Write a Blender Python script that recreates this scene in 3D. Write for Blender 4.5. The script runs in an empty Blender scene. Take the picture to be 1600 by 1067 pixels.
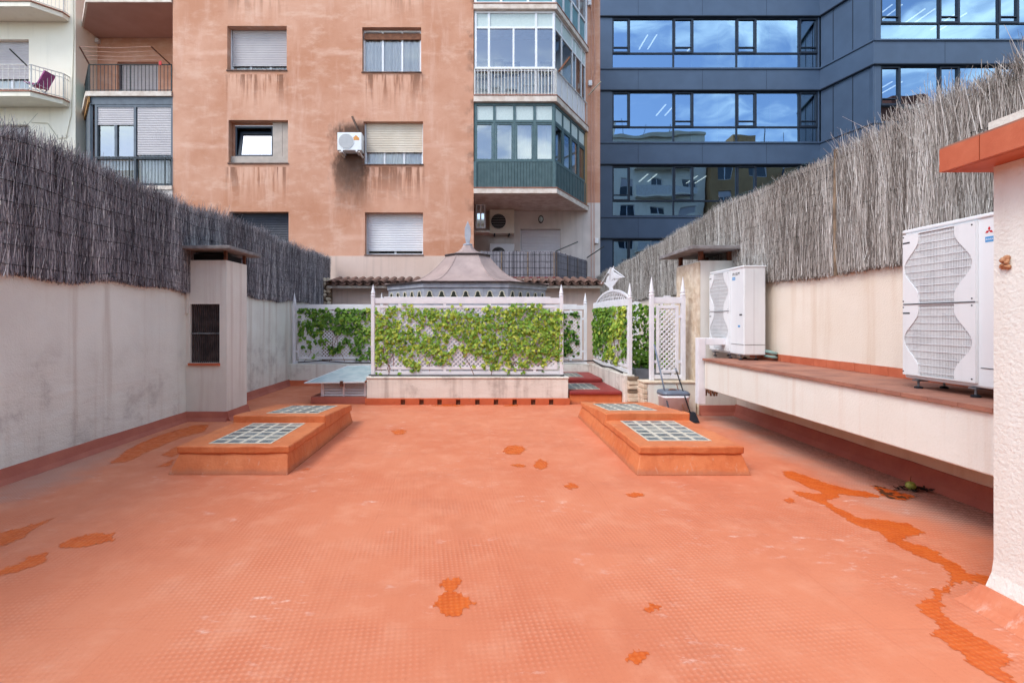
import bpy, bmesh, math, random
import numpy as np
from mathutils import Vector, Matrix, noise as mnoise

random.seed(7); rng = np.random.default_rng(7)
SC = bpy.context.scene
COL = SC.collection
R = math.radians

# ------------------------------------------------------------------ camera, sky, sun, exposure
FOC, PX0, PY0, CAMZ = 755.0, 750.0, 500.0, 1.65      # focal length and principal point in photo pixels
cam_d = bpy.data.cameras.new('camera'); cam = bpy.data.objects.new('camera', cam_d); COL.objects.link(cam)
cam.location = (0, 0, CAMZ); cam.rotation_euler = (R(90), 0, 0)
cam_d.sensor_width = 36; cam_d.lens = 36 * FOC / 1600
cam_d.shift_x = (800 - PX0) / 1600; cam_d.shift_y = -(533.5 - PY0) / 1600
cam_d.clip_start = 0.05; cam_d.clip_end = 3000
SC.camera = cam
SUN_EL, SUN_AZ = 50, 228          # azimuth clockwise from +Y: light comes from behind on the left
world = bpy.data.worlds.new('World'); SC.world = world; world.use_nodes = True
sun_d = bpy.data.lights.new('sun', 'SUN'); sun = bpy.data.objects.new('sun', sun_d); COL.objects.link(sun)
sun_d.energy = 0.75; sun_d.angle = R(24); sun_d.color = (1.0, 1.0, 0.94)
_a = R(SUN_AZ); _e = R(SUN_EL)
sdir = Vector((math.sin(_a) * math.cos(_e), math.cos(_a) * math.cos(_e), math.sin(_e)))
sun.rotation_euler = sdir.to_track_quat('Z', 'Y').to_euler()
sun.location = (0, 0, 40)
vs = SC.view_settings; vs.view_transform = 'Standard'; vs.look = 'None'; vs.gamma = 1; vs.use_curve_mapping = False
vs.exposure = 1.34
SC.cycles.max_bounces = 8; SC.cycles.transparent_max_bounces = 12; SC.cycles.caustics_reflective = False
SC.cycles.caustics_refractive = False; SC.cycles.sample_clamp_indirect = 6

# ------------------------------------------------------------------ node helper
class E:
    """A shader socket with arithmetic."""
    def __init__(s, t, k): s.t, s.k = t, k
    def _m(s, op, *o, clamp=False):
        n = s.t.nodes.new('ShaderNodeMath'); n.operation = op; n.use_clamp = clamp
        for i, q in enumerate((s,) + o):
            if isinstance(q, E): s.t.links.new(q.k, n.inputs[i])
            else: n.inputs[i].default_value = q
        return E(s.t, n.outputs[0])
    def __add__(s, o): return s._m('ADD', o)
    def __sub__(s, o): return s._m('SUBTRACT', o)
    def __mul__(s, o): return s._m('MULTIPLY', o)
    def __truediv__(s, o): return s._m('DIVIDE', o)
    __radd__ = __add__; __rmul__ = __mul__
    def inv(s): return s._m('MULTIPLY', -1.0) + 1.0
    def abs(s): return s._m('ABSOLUTE')
    def sin(s): return s._m('SINE')
    def fract(s): return s._m('FRACT')
    def max(s, o): return s._m('MAXIMUM', o)
    def min(s, o): return s._m('MINIMUM', o)
    def pow(s, o): return s._m('POWER', o)
    def clamp(s): return s._m('ADD', 0.0, clamp=True)
    def step(s, a, b):
        n = s.t.nodes.new('ShaderNodeMapRange'); n.interpolation_type = 'SMOOTHSTEP'; n.clamp = True
        s.t.links.new(s.k, n.inputs[0])
        lo, hi = (a, b) if a < b else (b, a)
        n.inputs[1].default_value = lo; n.inputs[2].default_value = hi
        n.inputs[3].default_value = 0.0 if a < b else 1.0; n.inputs[4].default_value = 1.0 if a < b else 0.0
        return E(s.t, n.outputs[0])

def lin(c):
    f = lambda v: v / 12.92 if v <= 0.04045 else ((v + 0.055) / 1.055) ** 2.4
    return tuple(f(v / 255.0) for v in c)
def srgb(*c, k=0.9):
    return tuple(v * k for v in lin(c)) + (1.0,)

class Mat:
    def __init__(s, name):
        s.m = bpy.data.materials.new(name); s.m.use_nodes = True
        s.t = s.m.node_tree; s.b = s.t.nodes['Principled BSDF']
        g = s.t.nodes.new('ShaderNodeNewGeometry'); s.pos = E(s.t, g.outputs['Position'])
        sp = s.t.nodes.new('ShaderNodeSeparateXYZ'); s.t.links.new(s.pos.k, sp.inputs[0])
        s.x, s.y, s.z = (E(s.t, sp.outputs[i]) for i in range(3))
    def vec(s, sx=1, sy=1, sz=1, rz=0):
        n = s.t.nodes.new('ShaderNodeMapping'); s.t.links.new(s.pos.k, n.inputs[0])
        n.inputs['Scale'].default_value = (sx, sy, sz); n.inputs['Rotation'].default_value = (0, 0, rz)
        return E(s.t, n.outputs[0])
    def noise(s, scale, v=None, detail=5, rough=0.55, dist=0):
        n = s.t.nodes.new('ShaderNodeTexNoise'); s.t.links.new((v or s.pos).k, n.inputs['Vector'])
        n.inputs['Scale'].default_value = scale; n.inputs['Detail'].default_value = detail
        n.inputs['Roughness'].default_value = rough; n.inputs['Distortion'].default_value = dist
        return E(s.t, n.outputs[0])
    def voronoi(s, scale, v=None):
        n = s.t.nodes.new('ShaderNodeTexVoronoi'); s.t.links.new((v or s.pos).k, n.inputs['Vector'])
        n.inputs['Scale'].default_value = scale
        return E(s.t, n.outputs[0])
    def attr(s, name):
        n = s.t.nodes.new('ShaderNodeAttribute'); n.attribute_name = name
        return E(s.t, n.outputs['Fac'])
    def mix(s, f, a, b):
        n = s.t.nodes.new('ShaderNodeMix'); n.data_type = 'RGBA'
        for i, q in ((0, f), (6, a), (7, b)):
            if isinstance(q, E): s.t.links.new(q.k, n.inputs[i])
            else: n.inputs[i].default_value = q
        return E(s.t, n.outputs[2])
    def col(s, e):
        if isinstance(e, E): s.t.links.new(e.k, s.b.inputs['Base Color'])
        else: s.b.inputs['Base Color'].default_value = e
    def rough(s, e):
        if isinstance(e, E): s.t.links.new(e.k, s.b.inputs['Roughness'])
        else: s.b.inputs['Roughness'].default_value = e
    def spec(s, v): s.b.inputs['Specular IOR Level'].default_value = v
    def metal(s, v): s.b.inputs['Metallic'].default_value = v
    def bump(s, h, strength=0.4, dist=0.01):
        n = s.t.nodes.new('ShaderNodeBump'); n.inputs['Strength'].default_value = strength
        n.inputs['Distance'].default_value = dist
        s.t.links.new(h.k, n.inputs['Height']); s.t.links.new(n.outputs[0], s.b.inputs['Normal'])

MATS = {}
def simple(name, c1, c2=None, scale=4, rough=0.75, spec=0.3, bump=0, bscale=80, metal=0, streak=0, streak_col=None, dirt=0, k=0.9):
    M = Mat(name); c2 = c2 or tuple(int(v * 0.88) for v in c1)
    f = M.noise(scale, detail=6).step(0.3, 0.7)
    c = M.mix(f, srgb(*c1, k=k), srgb(*c2, k=k))
    if streak:
        st = M.noise(1.0, M.vec(7, 7, 0.45), detail=5).step(0.5, 0.75) * streak
        c = M.mix(st, c, srgb(*(streak_col or tuple(int(v * 0.62) for v in c1)), k=k))
    if dirt:
        d = M.noise(9, detail=7, rough=0.7).step(0.56, 0.8) * dirt
        c = M.mix(d, c, srgb(*tuple(int(v * 0.5) for v in c1), k=k))
    M.col(c); M.rough(rough); M.spec(spec); M.metal(metal)
    if bump: M.bump(M.noise(bscale, detail=4), bump, 0.01)
    MATS[name] = M.m
    return M.m

# world: clear sky with broken cloud, the same in every direction
def make_world():
    t = world.node_tree; n = t.nodes; bg = n['Background']
    sky = n.new('ShaderNodeTexSky'); sky.sky_type = 'NISHITA'; sky.sun_disc = False
    sky.sun_elevation = R(SUN_EL); sky.sun_rotation = R(SUN_AZ); sky.air_density = 1.0; sky.dust_density = 1.2
    tc = n.new('ShaderNodeTexCoord'); sp = n.new('ShaderNodeSeparateXYZ'); t.links.new(tc.outputs['Generated'], sp.inputs[0])
    x, y, z = (E(t, sp.outputs[i]) for i in range(3))
    d = z.max(0.0) + 0.22
    cb = n.new('ShaderNodeCombineXYZ')
    t.links.new((x / d).k, cb.inputs[0]); t.links.new((y / d).k, cb.inputs[1])
    nz = n.new('ShaderNodeTexNoise'); t.links.new(cb.outputs[0], nz.inputs['Vector'])
    nz.inputs['Scale'].default_value = 2.3; nz.inputs['Detail'].default_value = 10; nz.inputs['Roughness'].default_value = 0.6
    nz.inputs['Distortion'].default_value = 0.4
    f = E(t, nz.outputs[0]).step(0.46, 0.68) * 0.9
    mx = n.new('ShaderNodeMix'); mx.data_type = 'RGBA'
    t.links.new(f.k, mx.inputs[0]); t.links.new(sky.outputs[0], mx.inputs[6]); mx.inputs[7].default_value = (7.7, 8.7, 8.5, 1)
    t.links.new(mx.outputs[2], bg.inputs['Color']); bg.inputs['Strength'].default_value = 0.15
make_world()

# ------------------------------------------------------------------ mesh helpers
ROOT = {}
class MB:
    def __init__(s): s.v = []; s.f = []
    def face(s, pts):
        i = len(s.v); s.v += [tuple(p) for p in pts]; s.f.append(tuple(range(i, i + len(pts))))
        return s
    def hexa(s, p):          # 8 points: bottom 4, top 4
        i = len(s.v); s.v += [tuple(q) for q in p]
        for a in ((3, 2, 1, 0), (4, 5, 6, 7), (0, 1, 5, 4), (1, 2, 6, 5), (2, 3, 7, 6), (3, 0, 4, 7)):
            s.f.append(tuple(i + k for k in a))
        return s
    def box(s, x0, x1, y0, y1, z0, z1):
        return s.hexa([(x0, y0, z0), (x1, y0, z0), (x1, y1, z0), (x0, y1, z0), (x0, y0, z1), (x1, y0, z1), (x1, y1, z1), (x0, y1, z1)])
    def fbox(s, F, u0, u1, z0, z1, o0, o1):
        return s.hexa([F.p(u0, z0, o1), F.p(u1, z0, o1), F.p(u1, z0, o0), F.p(u0, z0, o0),
                       F.p(u0, z1, o1), F.p(u1, z1, o1), F.p(u1, z1, o0), F.p(u0, z1, o0)])
    def prism(s, poly, ext):
        n = len(poly); i = len(s.v); e = Vector(ext)
        s.v += [tuple(p) for p in poly] + [tuple(Vector(p) + e) for p in poly]
        s.f.append(tuple(range(i, i + n))); s.f.append(tuple(range(i + 2 * n - 1, i + n - 1, -1)))
        for k in range(n): s.f.append((i + k, i + (k + 1) % n, i + n + (k + 1) % n, i + n + k))
        return s
    def bar(s, p, q, w, h=None, up=(0, 0, 1)):
        p, q = Vector(p), Vector(q); d = (q - p).normalized(); h = h or w
        u = Vector(up)
        if abs(d.dot(u)) > 0.98: u = Vector((1, 0, 0))
        a = d.cross(u).normalized() * (w / 2); b = a.cross(d).normalized() * (h / 2)
        return s.hexa([p - a - b, p + a - b, q + a - b, q - a - b, p - a + b, p + a + b, q + a + b, q - a + b])
    def tube(s, pts, r, n=7):
        pts = [Vector(p) for p in pts]; rings = []
        for k, p in enumerate(pts):
            d = (pts[min(k + 1, len(pts) - 1)] - pts[max(k - 1, 0)]).normalized()
            a = d.cross(Vector((0, 0, 1)) if abs(d.z) < 0.95 else Vector((1, 0, 0))).normalized(); b = d.cross(a)
            rr = r[k] if isinstance(r, (list, tuple)) else r
            i = len(s.v); rings.append(i)
            for j in range(n):
                t = 2 * math.pi * j / n; s.v.append(tuple(p + a * (rr * math.cos(t)) + b * (rr * math.sin(t))))
        for k in range(len(rings) - 1):
            for j in range(n):
                s.f.append((rings[k] + j, rings[k] + (j + 1) % n, rings[k + 1] + (j + 1) % n, rings[k + 1] + j))
        s.f.append(tuple(rings[0] + j for j in range(n))[::-1]); s.f.append(tuple(rings[-1] + j for j in range(n)))
        return s
    def lathe(s, c, prof, n=12, axis='z'):
        i = len(s.v); c = Vector(c)
        for (r, h) in prof:
            for j in range(n):
                t = 2 * math.pi * (j + 0.5) / n
                o = (r * math.cos(t), r * math.sin(t), h) if axis == 'z' else (h, r * math.cos(t), r * math.sin(t)) if axis == 'x' else (r * math.cos(t), h, r * math.sin(t))
                s.v.append(tuple(c + Vector(o)))
        for k in range(len(prof) - 1):
            for j in range(n): s.f.append((i + k * n + j, i + k * n + (j + 1) % n, i + (k + 1) * n + (j + 1) % n, i + (k + 1) * n + j))
        s.f.append(tuple(i + j for j in range(n))[::-1]); s.f.append(tuple(i + (len(prof) - 1) * n + j for j in range(n)))
        return s
    def build(s, name, mat, parent=None, bevel=0, smooth=False, recalc=True, seg=2):
        o = Vector(ROOT.get(parent.name, (0, 0, 0))) if parent else Vector((0, 0, 0))
        me = bpy.data.meshes.new(name)
        me.from_pydata([tuple(Vector(v) - o) for v in s.v], [], s.f)
        if recalc:
            bm = bmesh.new(); bm.from_mesh(me); bmesh.ops.recalc_face_normals(bm, faces=bm.faces); bm.to_mesh(me); bm.free()
        me.materials.append(MATS[mat] if isinstance(mat, str) else mat)
        if smooth: me.polygons.foreach_set('use_smooth', [True] * len(me.polygons))
        ob = bpy.data.objects.new(name, me); COL.objects.link(ob)
        if parent: ob.parent = parent; ROOT[ob.name] = tuple(o)
        if bevel:
            b = ob.modifiers.new('bevel', 'BEVEL'); b.width = bevel; b.segments = seg; b.limit_method = 'ANGLE'; b.angle_limit = R(40)
        return ob

class Fr:
    """Vertical plane frame: u along p0->p1, z up, o outward (to the right-hand side of p0->p1 seen from above)."""
    def __init__(s, p0, p1):
        s.o = Vector((p0[0], p0[1], 0)); d = Vector((p1[0] - p0[0], p1[1] - p0[1], 0)); s.L = d.length; s.d = d.normalized()
        s.n = Vector((s.d.y, -s.d.x, 0))
    def p(s, u, z, o=0): return s.o + s.d * u + s.n * o + Vector((0, 0, z))

def thing(name, label, cat, loc, group=None):
    e = bpy.data.objects.new(name, None); COL.objects.link(e); e.location = loc; e.empty_display_size = 0.1
    ROOT[e.name] = tuple(loc); tag(e, label, cat, group)
    return e
def tag(o, label, cat, group=None):
    o['label'] = label; o['category'] = cat
    if group: o['group'] = group
    return o
def struct(o): o['kind'] = 'structure'; return o
def stuff(o): o['kind'] = 'stuff'; return o

UNIT = {}
def unit_box(name, mat, parent, center, ax, ay, az):
    """A box as its own object that shares one unit-cube mesh per material. ax, ay, az: full extent vectors."""
    key = (mat, name)
    if key not in UNIT:
        me = bpy.data.meshes.new(name)
        v = [(x, y, z) for z in (-.5, .5) for x, y in ((-.5, -.5), (.5, -.5), (.5, .5), (-.5, .5))]
        me.from_pydata(v, [], [(3, 2, 1, 0), (4, 5, 6, 7), (0, 1, 5, 4), (1, 2, 6, 5), (2, 3, 7, 6), (3, 0, 4, 7)])
        me.materials.append(MATS[mat]); UNIT[key] = me
    ob = bpy.data.objects.new(name, UNIT[key]); COL.objects.link(ob); ob.parent = parent
    c = Vector(center) - Vector(ROOT[parent.name])
    ax, ay, az = Vector(ax), Vector(ay), Vector(az)
    if ax.cross(ay).dot(az) < 0: ay = -ay
    m = Matrix(((ax.x, ay.x, az.x, c.x), (ax.y, ay.y, az.y, c.y), (ax.z, ay.z, az.z, c.z), (0, 0, 0, 1)))
    ob.matrix_basis = m
    ROOT[ob.name] = ROOT[parent.name]
    return ob

def X(px, d): return (px - PX0) * d / FOC
def Z(py, d): return CAMZ + (PY0 - py) * d / FOC
def floor_pt(px, py, z=0.0):
    d = FOC * (CAMZ - z) / (py - PY0); return ((px - PX0) * d / FOC, d, z)

def text_mesh(name, txt, size, origin, xdir, ydir, mat, parent, depth=0.0008, shear=0.0):
    cu = bpy.data.curves.new(name, 'FONT'); cu.body = txt; cu.size = size; cu.extrude = depth; cu.shear = shear
    ob = bpy.data.objects.new(name, cu); COL.objects.link(ob); bpy.context.view_layer.update()
    me = bpy.data.meshes.new_from_object(ob.evaluated_get(bpy.context.evaluated_depsgraph_get()))
    bpy.data.objects.remove(ob); bpy.data.curves.remove(cu)
    xd, yd = Vector(xdir), Vector(ydir); zd = xd.cross(yd)
    org = Vector(origin) - Vector(ROOT[parent.name])
    me.transform(Matrix(((xd.x, yd.x, zd.x, org.x), (xd.y, yd.y, zd.y, org.y), (xd.z, yd.z, zd.z, org.z), (0, 0, 0, 1))))
    me.materials.clear(); me.materials.append(MATS[mat])
    o2 = bpy.data.objects.new(name, me); COL.objects.link(o2); o2.parent = parent; ROOT[o2.name] = ROOT[parent.name]
    return o2

# ------------------------------------------------------------------ materials
def m_floor():
    M = Mat('terrace_membrane')
    big = M.noise(0.55, detail=6, rough=0.6).step(0.35, 0.68)
    c = M.mix(big, srgb(219, 134, 99), srgb(210, 119, 84))
    c = M.mix(M.noise(3.2, detail=8, rough=0.65).step(0.45, 0.75) * 0.5, c, srgb(230, 158, 126))
    c = M.mix(M.noise(60, detail=3).step(0.55, 0.8) * 0.22, c, srgb(180, 88, 62))
    # bleached scuffs
    sc = M.noise(1.3, detail=4).step(0.50, 0.66) * M.noise(6, M.vec(1, 2.4, 1, 0.5), detail=10, rough=0.75).step(0.54, 0.68)
    c = M.mix(sc * 0.85, c, srgb(240, 206, 192))
    sd = M.noise(0.75, M.vec(1.2, 0.5, 1, -0.2), detail=8, rough=0.7).step(0.50, 0.62)
    c = M.mix(sd * 0.30, c, srgb(196, 108, 76))
    # grey dust that collects along the two side walls
    rag = (M.noise(1.3, detail=6, rough=0.65) - 0.5) * 1.3
    dr = (M.x + rag).step(3.30, 4.25) * (M.y + rag).step(2.6, 4.2)
    dl = (M.x * -1.0 + rag * 0.8).step(4.05, 4.55) * M.y.step(7.6, 5.2)
    dust = dr.max(dl * 0.8)
    emb = M.vec(1, 1, 1, R(38))
    se = M.t.nodes.new('ShaderNodeSeparateXYZ'); M.t.links.new(emb.k, se.inputs[0])
    k = 2 * math.pi / 0.046
    ex = (E(M.t, se.outputs[0]) * k).sin(); ey = (E(M.t, se.outputs[1]) * k).sin()
    dim = ex * ey
    spec = M.noise(26, detail=6, rough=0.7).step(0.40, 0.62)
    c = M.mix(dust * 0.7, c, M.mix(dim.step(-0.4, 0.5) * 0.9, srgb(118, 98, 92), srgb(214, 194, 184)))
    c = M.mix(dr * spec * M.x.step(3.85, 4.3) * 0.55, c, srgb(96, 74, 66))
    emb_near = (M.noise(1.1, detail=5) * 1.0).step(0.40, 0.62) * M.y.step(5.8, 3.0)  # embossing mask, fading with distance: raised spots tinted lighter, dips darker
    c = M.mix(dim.step(0.1, 0.95) * emb_near * 0.22, c, srgb(240, 184, 158))
    c = M.mix(dim.step(-0.2, -0.95) * emb_near * 0.14, c, srgb(184, 104, 76))
    c = M.mix(M.noise(16, detail=8, rough=0.75).step(0.60, 0.78) * M.noise(0.9, detail=3).step(0.4, 0.65) * 0.5, c, srgb(238, 206, 192))
    c = M.mix(M.noise(140, detail=2).step(0.68, 0.78) * 0.5, c, srgb(150, 92, 72))
    tr = M.noise(1.2, M.vec(0.5, 1.6, 1, 0.15), detail=7, rough=0.6).step(0.52, 0.7)
    c = M.mix(tr * 0.4, c, srgb(202, 116, 84))
    # seams between membrane sheets
    s1 = ((M.x + (M.noise(0.8) - 0.5) * 0.1) * 1.0 + 0.37).fract(); s1 = (s1 - 0.5).abs().step(0.012, 0.0)
    s2 = ((M.y + (M.noise(0.9) - 0.5) * 0.12) * 0.5 + 0.21).fract(); s2 = (s2 - 0.5).abs().step(0.007, 0.0)
    seam = s1.max(s2)
    c = M.mix(seam * 0.07, c, srgb(186, 92, 64))
    M.col(c); M.rough(M.noise(5).step(0.2, 0.8) * 0.25 + 0.55); M.spec(0.3)
    M.bump(dim * 0.5 * (emb_near * 0.8 + 0.12) + M.noise(90, detail=3) * 0.35 + seam * -0.25 + M.noise(2.0) * 2.0, 0.5, 0.006)
    MATS['floor'] = M.m
m_floor()
def m_wet(name, c1, c2, c3, cut=True):
    """Soaked membrane: the embossing shows through and the rim breaks up along it."""
    M = Mat(name)
    emb = M.vec(1, 1, 1, R(38)); se = M.t.nodes.new('ShaderNodeSeparateXYZ'); M.t.links.new(emb.k, se.inputs[0]); k = 2 * math.pi / 0.046
    dim = (E(M.t, se.outputs[0]) * k).sin() * (E(M.t, se.outputs[1]) * k).sin()
    c = M.mix(M.noise(7, detail=7, rough=0.65).step(0.35, 0.7), srgb(*c1), srgb(*c2))
    c = M.mix(dim.step(-0.2, 0.8) * 0.45 + M.noise(50, detail=4).step(0.5, 0.8) * 0.3, c, srgb(*c3))
    M.col(c); M.rough(M.noise(14).step(0.3, 0.7) * 0.25 + 0.3); M.spec(0.3)
    M.bump(dim * 0.5 + M.noise(70, detail=3) * 0.5, 0.35, 0.005)
    e = M.attr('rim') + dim * 0.22 + (M.noise(38, detail=4) - 0.5) * 0.9
    tr = M.t.nodes.new('ShaderNodeBsdfTransparent'); mx = M.t.nodes.new('ShaderNodeMixShader')
    M.t.links.new(e.step(0.26, 0.36).k, mx.inputs[0]); M.t.links.new(tr.outputs[0], mx.inputs[1]); M.t.links.new(M.b.outputs[0], mx.inputs[2])
    M.t.links.new(mx.outputs[0], M.t.nodes['Material Output'].inputs[0]); MATS[name] = M.m
m_wet('wet', (216, 100, 36), (200, 84, 26), (226, 122, 62))
m_wet('mud', (70, 46, 34), (112, 72, 48), (90, 60, 42))
def m_orange():
    M = Mat('orange_paint')
    c = M.mix(M.noise(2.2, detail=7, rough=0.65).step(0.3, 0.7), srgb(220, 132, 84), srgb(206, 111, 65))
    c = M.mix(M.noise(1.0, M.vec(9, 9, 1.2), detail=5).step(0.5, 0.72) * 0.4, c, srgb(186, 92, 50))
    c = M.mix(M.noise(5, detail=8, rough=0.72).step(0.58, 0.74) * 0.5, c, srgb(228, 174, 140))
    c = M.mix(M.noise(24, detail=6, rough=0.7).step(0.62, 0.8) * 0.4, c, srgb(150, 76, 46))
    foot = (M.z + (M.noise(5, detail=6, rough=0.7) - 0.5) * 0.12).step(0.075, 0.015)
    c = M.mix(foot * 0.45, c, srgb(158, 110, 92))
    c = M.mix(M.noise(1.0, M.vec(22, 22, 1.5), detail=3).step(0.62, 0.70) * M.z.step(0.205, 0.15) * 0.35, c, srgb(206, 166, 146))
    M.col(c); M.rough(0.55); M.spec(0.35); M.bump(M.noise(38, detail=5) + M.noise(7) * 2.0, 0.5, 0.008); MATS['orange_paint'] = M.m
m_orange()
simple('skirt_paint', (186, 112, 94), (172, 98, 84), 3, 0.7, bump=0.3, bscale=40, dirt=0.25)
simple('skirt_orange', (206, 108, 70), (192, 96, 62), 5, 0.7, bump=0.3, bscale=40, dirt=0.4)
simple('red_paint', (158, 66, 62), (140, 56, 56), 3, 0.55, bump=0.25, dirt=0.15)
def m_wall(name, a, b, lowcol, streakcol, stk, bs, bstr, low=True):
    M = Mat(name)
    c = M.mix(M.noise(1.1, detail=7, rough=0.6).step(0.3, 0.7), srgb(*a), srgb(*b))
    st = M.noise(1.0, M.vec(5, 5, 0.22), detail=6, rough=0.6).step(0.48, 0.72)
    c = M.mix(st * stk, c, srgb(*streakcol))
    if low:
        patch = (M.noise(2.2, detail=9, rough=0.68).step(0.5, 0.68)) * (M.z + (M.noise(0.9) - 0.5) * 0.9).step(1.5, 0.7)
        c = M.mix(patch * 0.45, c, srgb(*lowcol))
    c = M.mix(M.noise(28, detail=6, rough=0.7).step(0.62, 0.8) * 0.3, c, srgb(*tuple(int(v * 0.62) for v in a)))
    M.col(c); M.rough(0.9); M.spec(0.15)
    h = M.noise(bs, detail=4, rough=0.6)
    if low: h = h + M.noise(3.0, M.vec(0.6, 0.6, 2.0), detail=5) * 3.0 * (M.z + (M.noise(0.9) - 0.5) * 0.9).step(1.5, 0.8)
    M.bump(h, bstr, 0.012); MATS[name] = M.m
m_wall('plaster_grey', (240, 242, 235), (228, 228, 221), (164, 158, 156), (186, 170, 156), 0.5, 55, 0.5)
m_wall('plaster_cream', (242, 230, 216), (236, 222, 206), (214, 188, 164), (208, 172, 140), 0.35, 70, 0.45, low=False)
m_wall('plaster_pier', (242, 242, 236), (236, 234, 227), (214, 188, 164), (222, 210, 198), 0.25, 42, 0.65, low=False)
m_wall('plaster_beam', (241, 241, 233), (234, 231, 221), (200, 180, 160), (212, 184, 158), 0.35, 50, 0.3, low=False)
m_wall('plaster_chimney', (236, 234, 227), (224, 220, 213), (180, 165, 160), (186, 164, 154), 0.4, 60, 0.4, low=False)
m_wall('parapet_plaster', (240, 234, 224), (226, 218, 208), (150, 135, 125), (150, 134, 124), 0.6, 50, 0.4)
simple('stone', (236, 222, 202), (208, 186, 160), 7, 0.9, bump=0.9, bscale=22, dirt=0.5)
simple('stone_dark', (150, 128, 106), (108, 90, 76), 9, 0.9, bump=0.9, bscale=25, dirt=0.5)
def m_facade():
    M = Mat('facade_render')
    c = M.mix(M.noise(0.45, detail=7, rough=0.62).step(0.3, 0.7), srgb(216, 166, 142), srgb(195, 138, 110))
    c = M.mix(M.noise(1.4, M.vec(1, 1, 2.2), detail=8, rough=0.68).step(0.48, 0.70) * 0.5, c, srgb(228, 190, 170))
    c = M.mix(M.noise(1.0, M.vec(3.5, 3.5, 0.5), detail=7, rough=0.65).step(0.52, 0.70) * 0.35, c, srgb(226, 186, 168))
    c = M.mix(M.noise(1.9, M.vec(0.6, 0.6, 1.6), detail=8, rough=0.7).step(0.55, 0.75) * 0.5, c, srgb(186, 124, 98))
    # faded day-joint bands at every storey
    st = ((M.z - 6.05) / 2.985).fract()
    band = (st - 0.42).abs().step(0.05, 0.01) * M.noise(1.2, M.vec(1, 1, 4), detail=5).step(0.42, 0.62)
    c = M.mix(band * 0.4, c, srgb(228, 184, 164))
    # rain streaks under the sills
    xw = ((M.x + 7.20).abs().step(1.10, 0.85)).max((M.x + 2.80).abs().step(1.10, 0.85))
    fall = ((M.z - 3.60) / 2.985).fract().step(0.45, 1.0)
    sn = M.noise(1.0, M.vec(6.5, 6.5, 0.5), detail=5, rough=0.6)
    c = M.mix(xw * fall * sn.step(0.45, 0.62) * 0.55, c, srgb(232, 190, 168))
    c = M.mix(xw * fall.pow(2.2) * sn.step(0.53, 0.40) * 0.7, c, srgb(112, 76, 60))
    # soot round the small condenser
    n1 = (M.noise(2.6, M.vec(1.6, 1, 0.7), detail=7, rough=0.65) - 0.5) * 1.0
    dx = (M.x + 4.15).abs() + n1 * 1.1
    soot = dx.step(0.80, 0.30) * (M.z + n1 * 1.2).step(4.7, 6.6) * (M.z + n1 * 0.5).step(8.15, 7.8)
    c = M.mix(soot * 0.85, c, srgb(52, 42, 38))
    # grime on the right corner
    c = M.mix((M.x + n1 * 0.4).step(-0.55, -0.2) * M.y.step(15.8, 15.62) * M.noise(2.2, detail=6).step(0.45, 0.62) * 0.55, c, srgb(86, 62, 52))
    M.col(c); M.rough(0.92); M.spec(0.12); M.bump(M.noise(30, detail=5) + M.noise(4) * 1.5, 0.35, 0.015); MATS['facade'] = M.m
m_facade()
simple('facade_base', (222, 198, 186), (214, 188, 174), 1.2, 0.9, bump=0.25, bscale=40, streak=0.2)
simple('facade_soffit', (196, 158, 146), (186, 148, 136), 1.5, 0.9)
simple('white_building', (248, 240, 224), (242, 232, 214), 0.8, 0.9, bump=0.2, bscale=30, streak=0.12)
simple('recess_white', (226, 216, 210), (212, 202, 196), 1.5, 0.9, streak=0.2)
simple('slab_edge', (232, 220, 210), (204, 186, 172), 4, 0.85, dirt=0.4)
simple('white_paint', (240, 240, 244), (230, 230, 236), 6, 0.45, 0.4, bump=0.08, bscale=60, dirt=0.06)
simple('white_metal', (236, 238, 240), (228, 231, 234), 2, 0.38, 0.45, streak=0.10, dirt=0.08)
simple('white_plastic', (238, 236, 238), (228, 226, 230), 3, 0.35, 0.45)
simple('pail_white', (250, 250, 254), (244, 244, 250), 3, 0.3, 0.5, k=0.95)
simple('grey_plastic', (112, 122, 138), (98, 108, 124), 4, 0.4, 0.4)
simple('black_plastic', (38, 40, 48), (28, 30, 36), 6, 0.45)
simple('dark', (26, 24, 26), (18, 17, 18), 5, 0.8)
simple('vent_dark', (96, 84, 84), (60, 54, 56), 9, 0.6)
simple('grille_back', (204, 205, 207), (194, 195, 198), 3, 0.6)
simple('steel', (150, 156, 164), (120, 126, 134), 12, 0.4, 0.5, metal=0.6)
simple('rusty', (122, 74, 52), (86, 54, 42), 14, 0.8, bump=0.3)
simple('cap_slab', (150, 146, 146), (118, 112, 112), 7, 0.85, bump=0.4, bscale=35, dirt=0.4)
simple('terracotta', (206, 116, 84), (190, 98, 68), 5, 0.7, bump=0.15, dirt=0.12)
simple('tile_edge', (180, 124, 102), (150, 104, 90), 3, 0.75, bump=0.2, dirt=0.5)
simple('roof_tile', (132, 100, 88), (92, 74, 68), 7, 0.9, bump=0.5, bscale=30, dirt=0.5)
simple('zinc_roof', (180, 158, 152), (158, 138, 134), 2.2, 0.5, 0.4, streak=0.25, bump=0.05)
simple('zinc_blue', (178, 180, 190), (152, 156, 168), 5, 0.5, 0.4, streak=0.4, bump=0.08)
simple('frieze_cream', (222, 216, 196), (206, 198, 178), 8, 0.6)
simple('frieze_dark', (52, 58, 46), (40, 44, 38), 8, 0.5)
simple('shutter_grey', (206, 200, 202), (196, 190, 194), 2, 0.5)
simple('shutter_white', (238, 238, 242), (230, 230, 236), 2, 0.45)
simple('shutter_beige', (236, 226, 210), (224, 212, 194), 2, 0.5)
simple('shutter_dark', (72, 76, 88), (60, 64, 76), 2, 0.5)
simple('frame_white', (238, 240, 244), (228, 230, 236), 6, 0.4)
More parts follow.
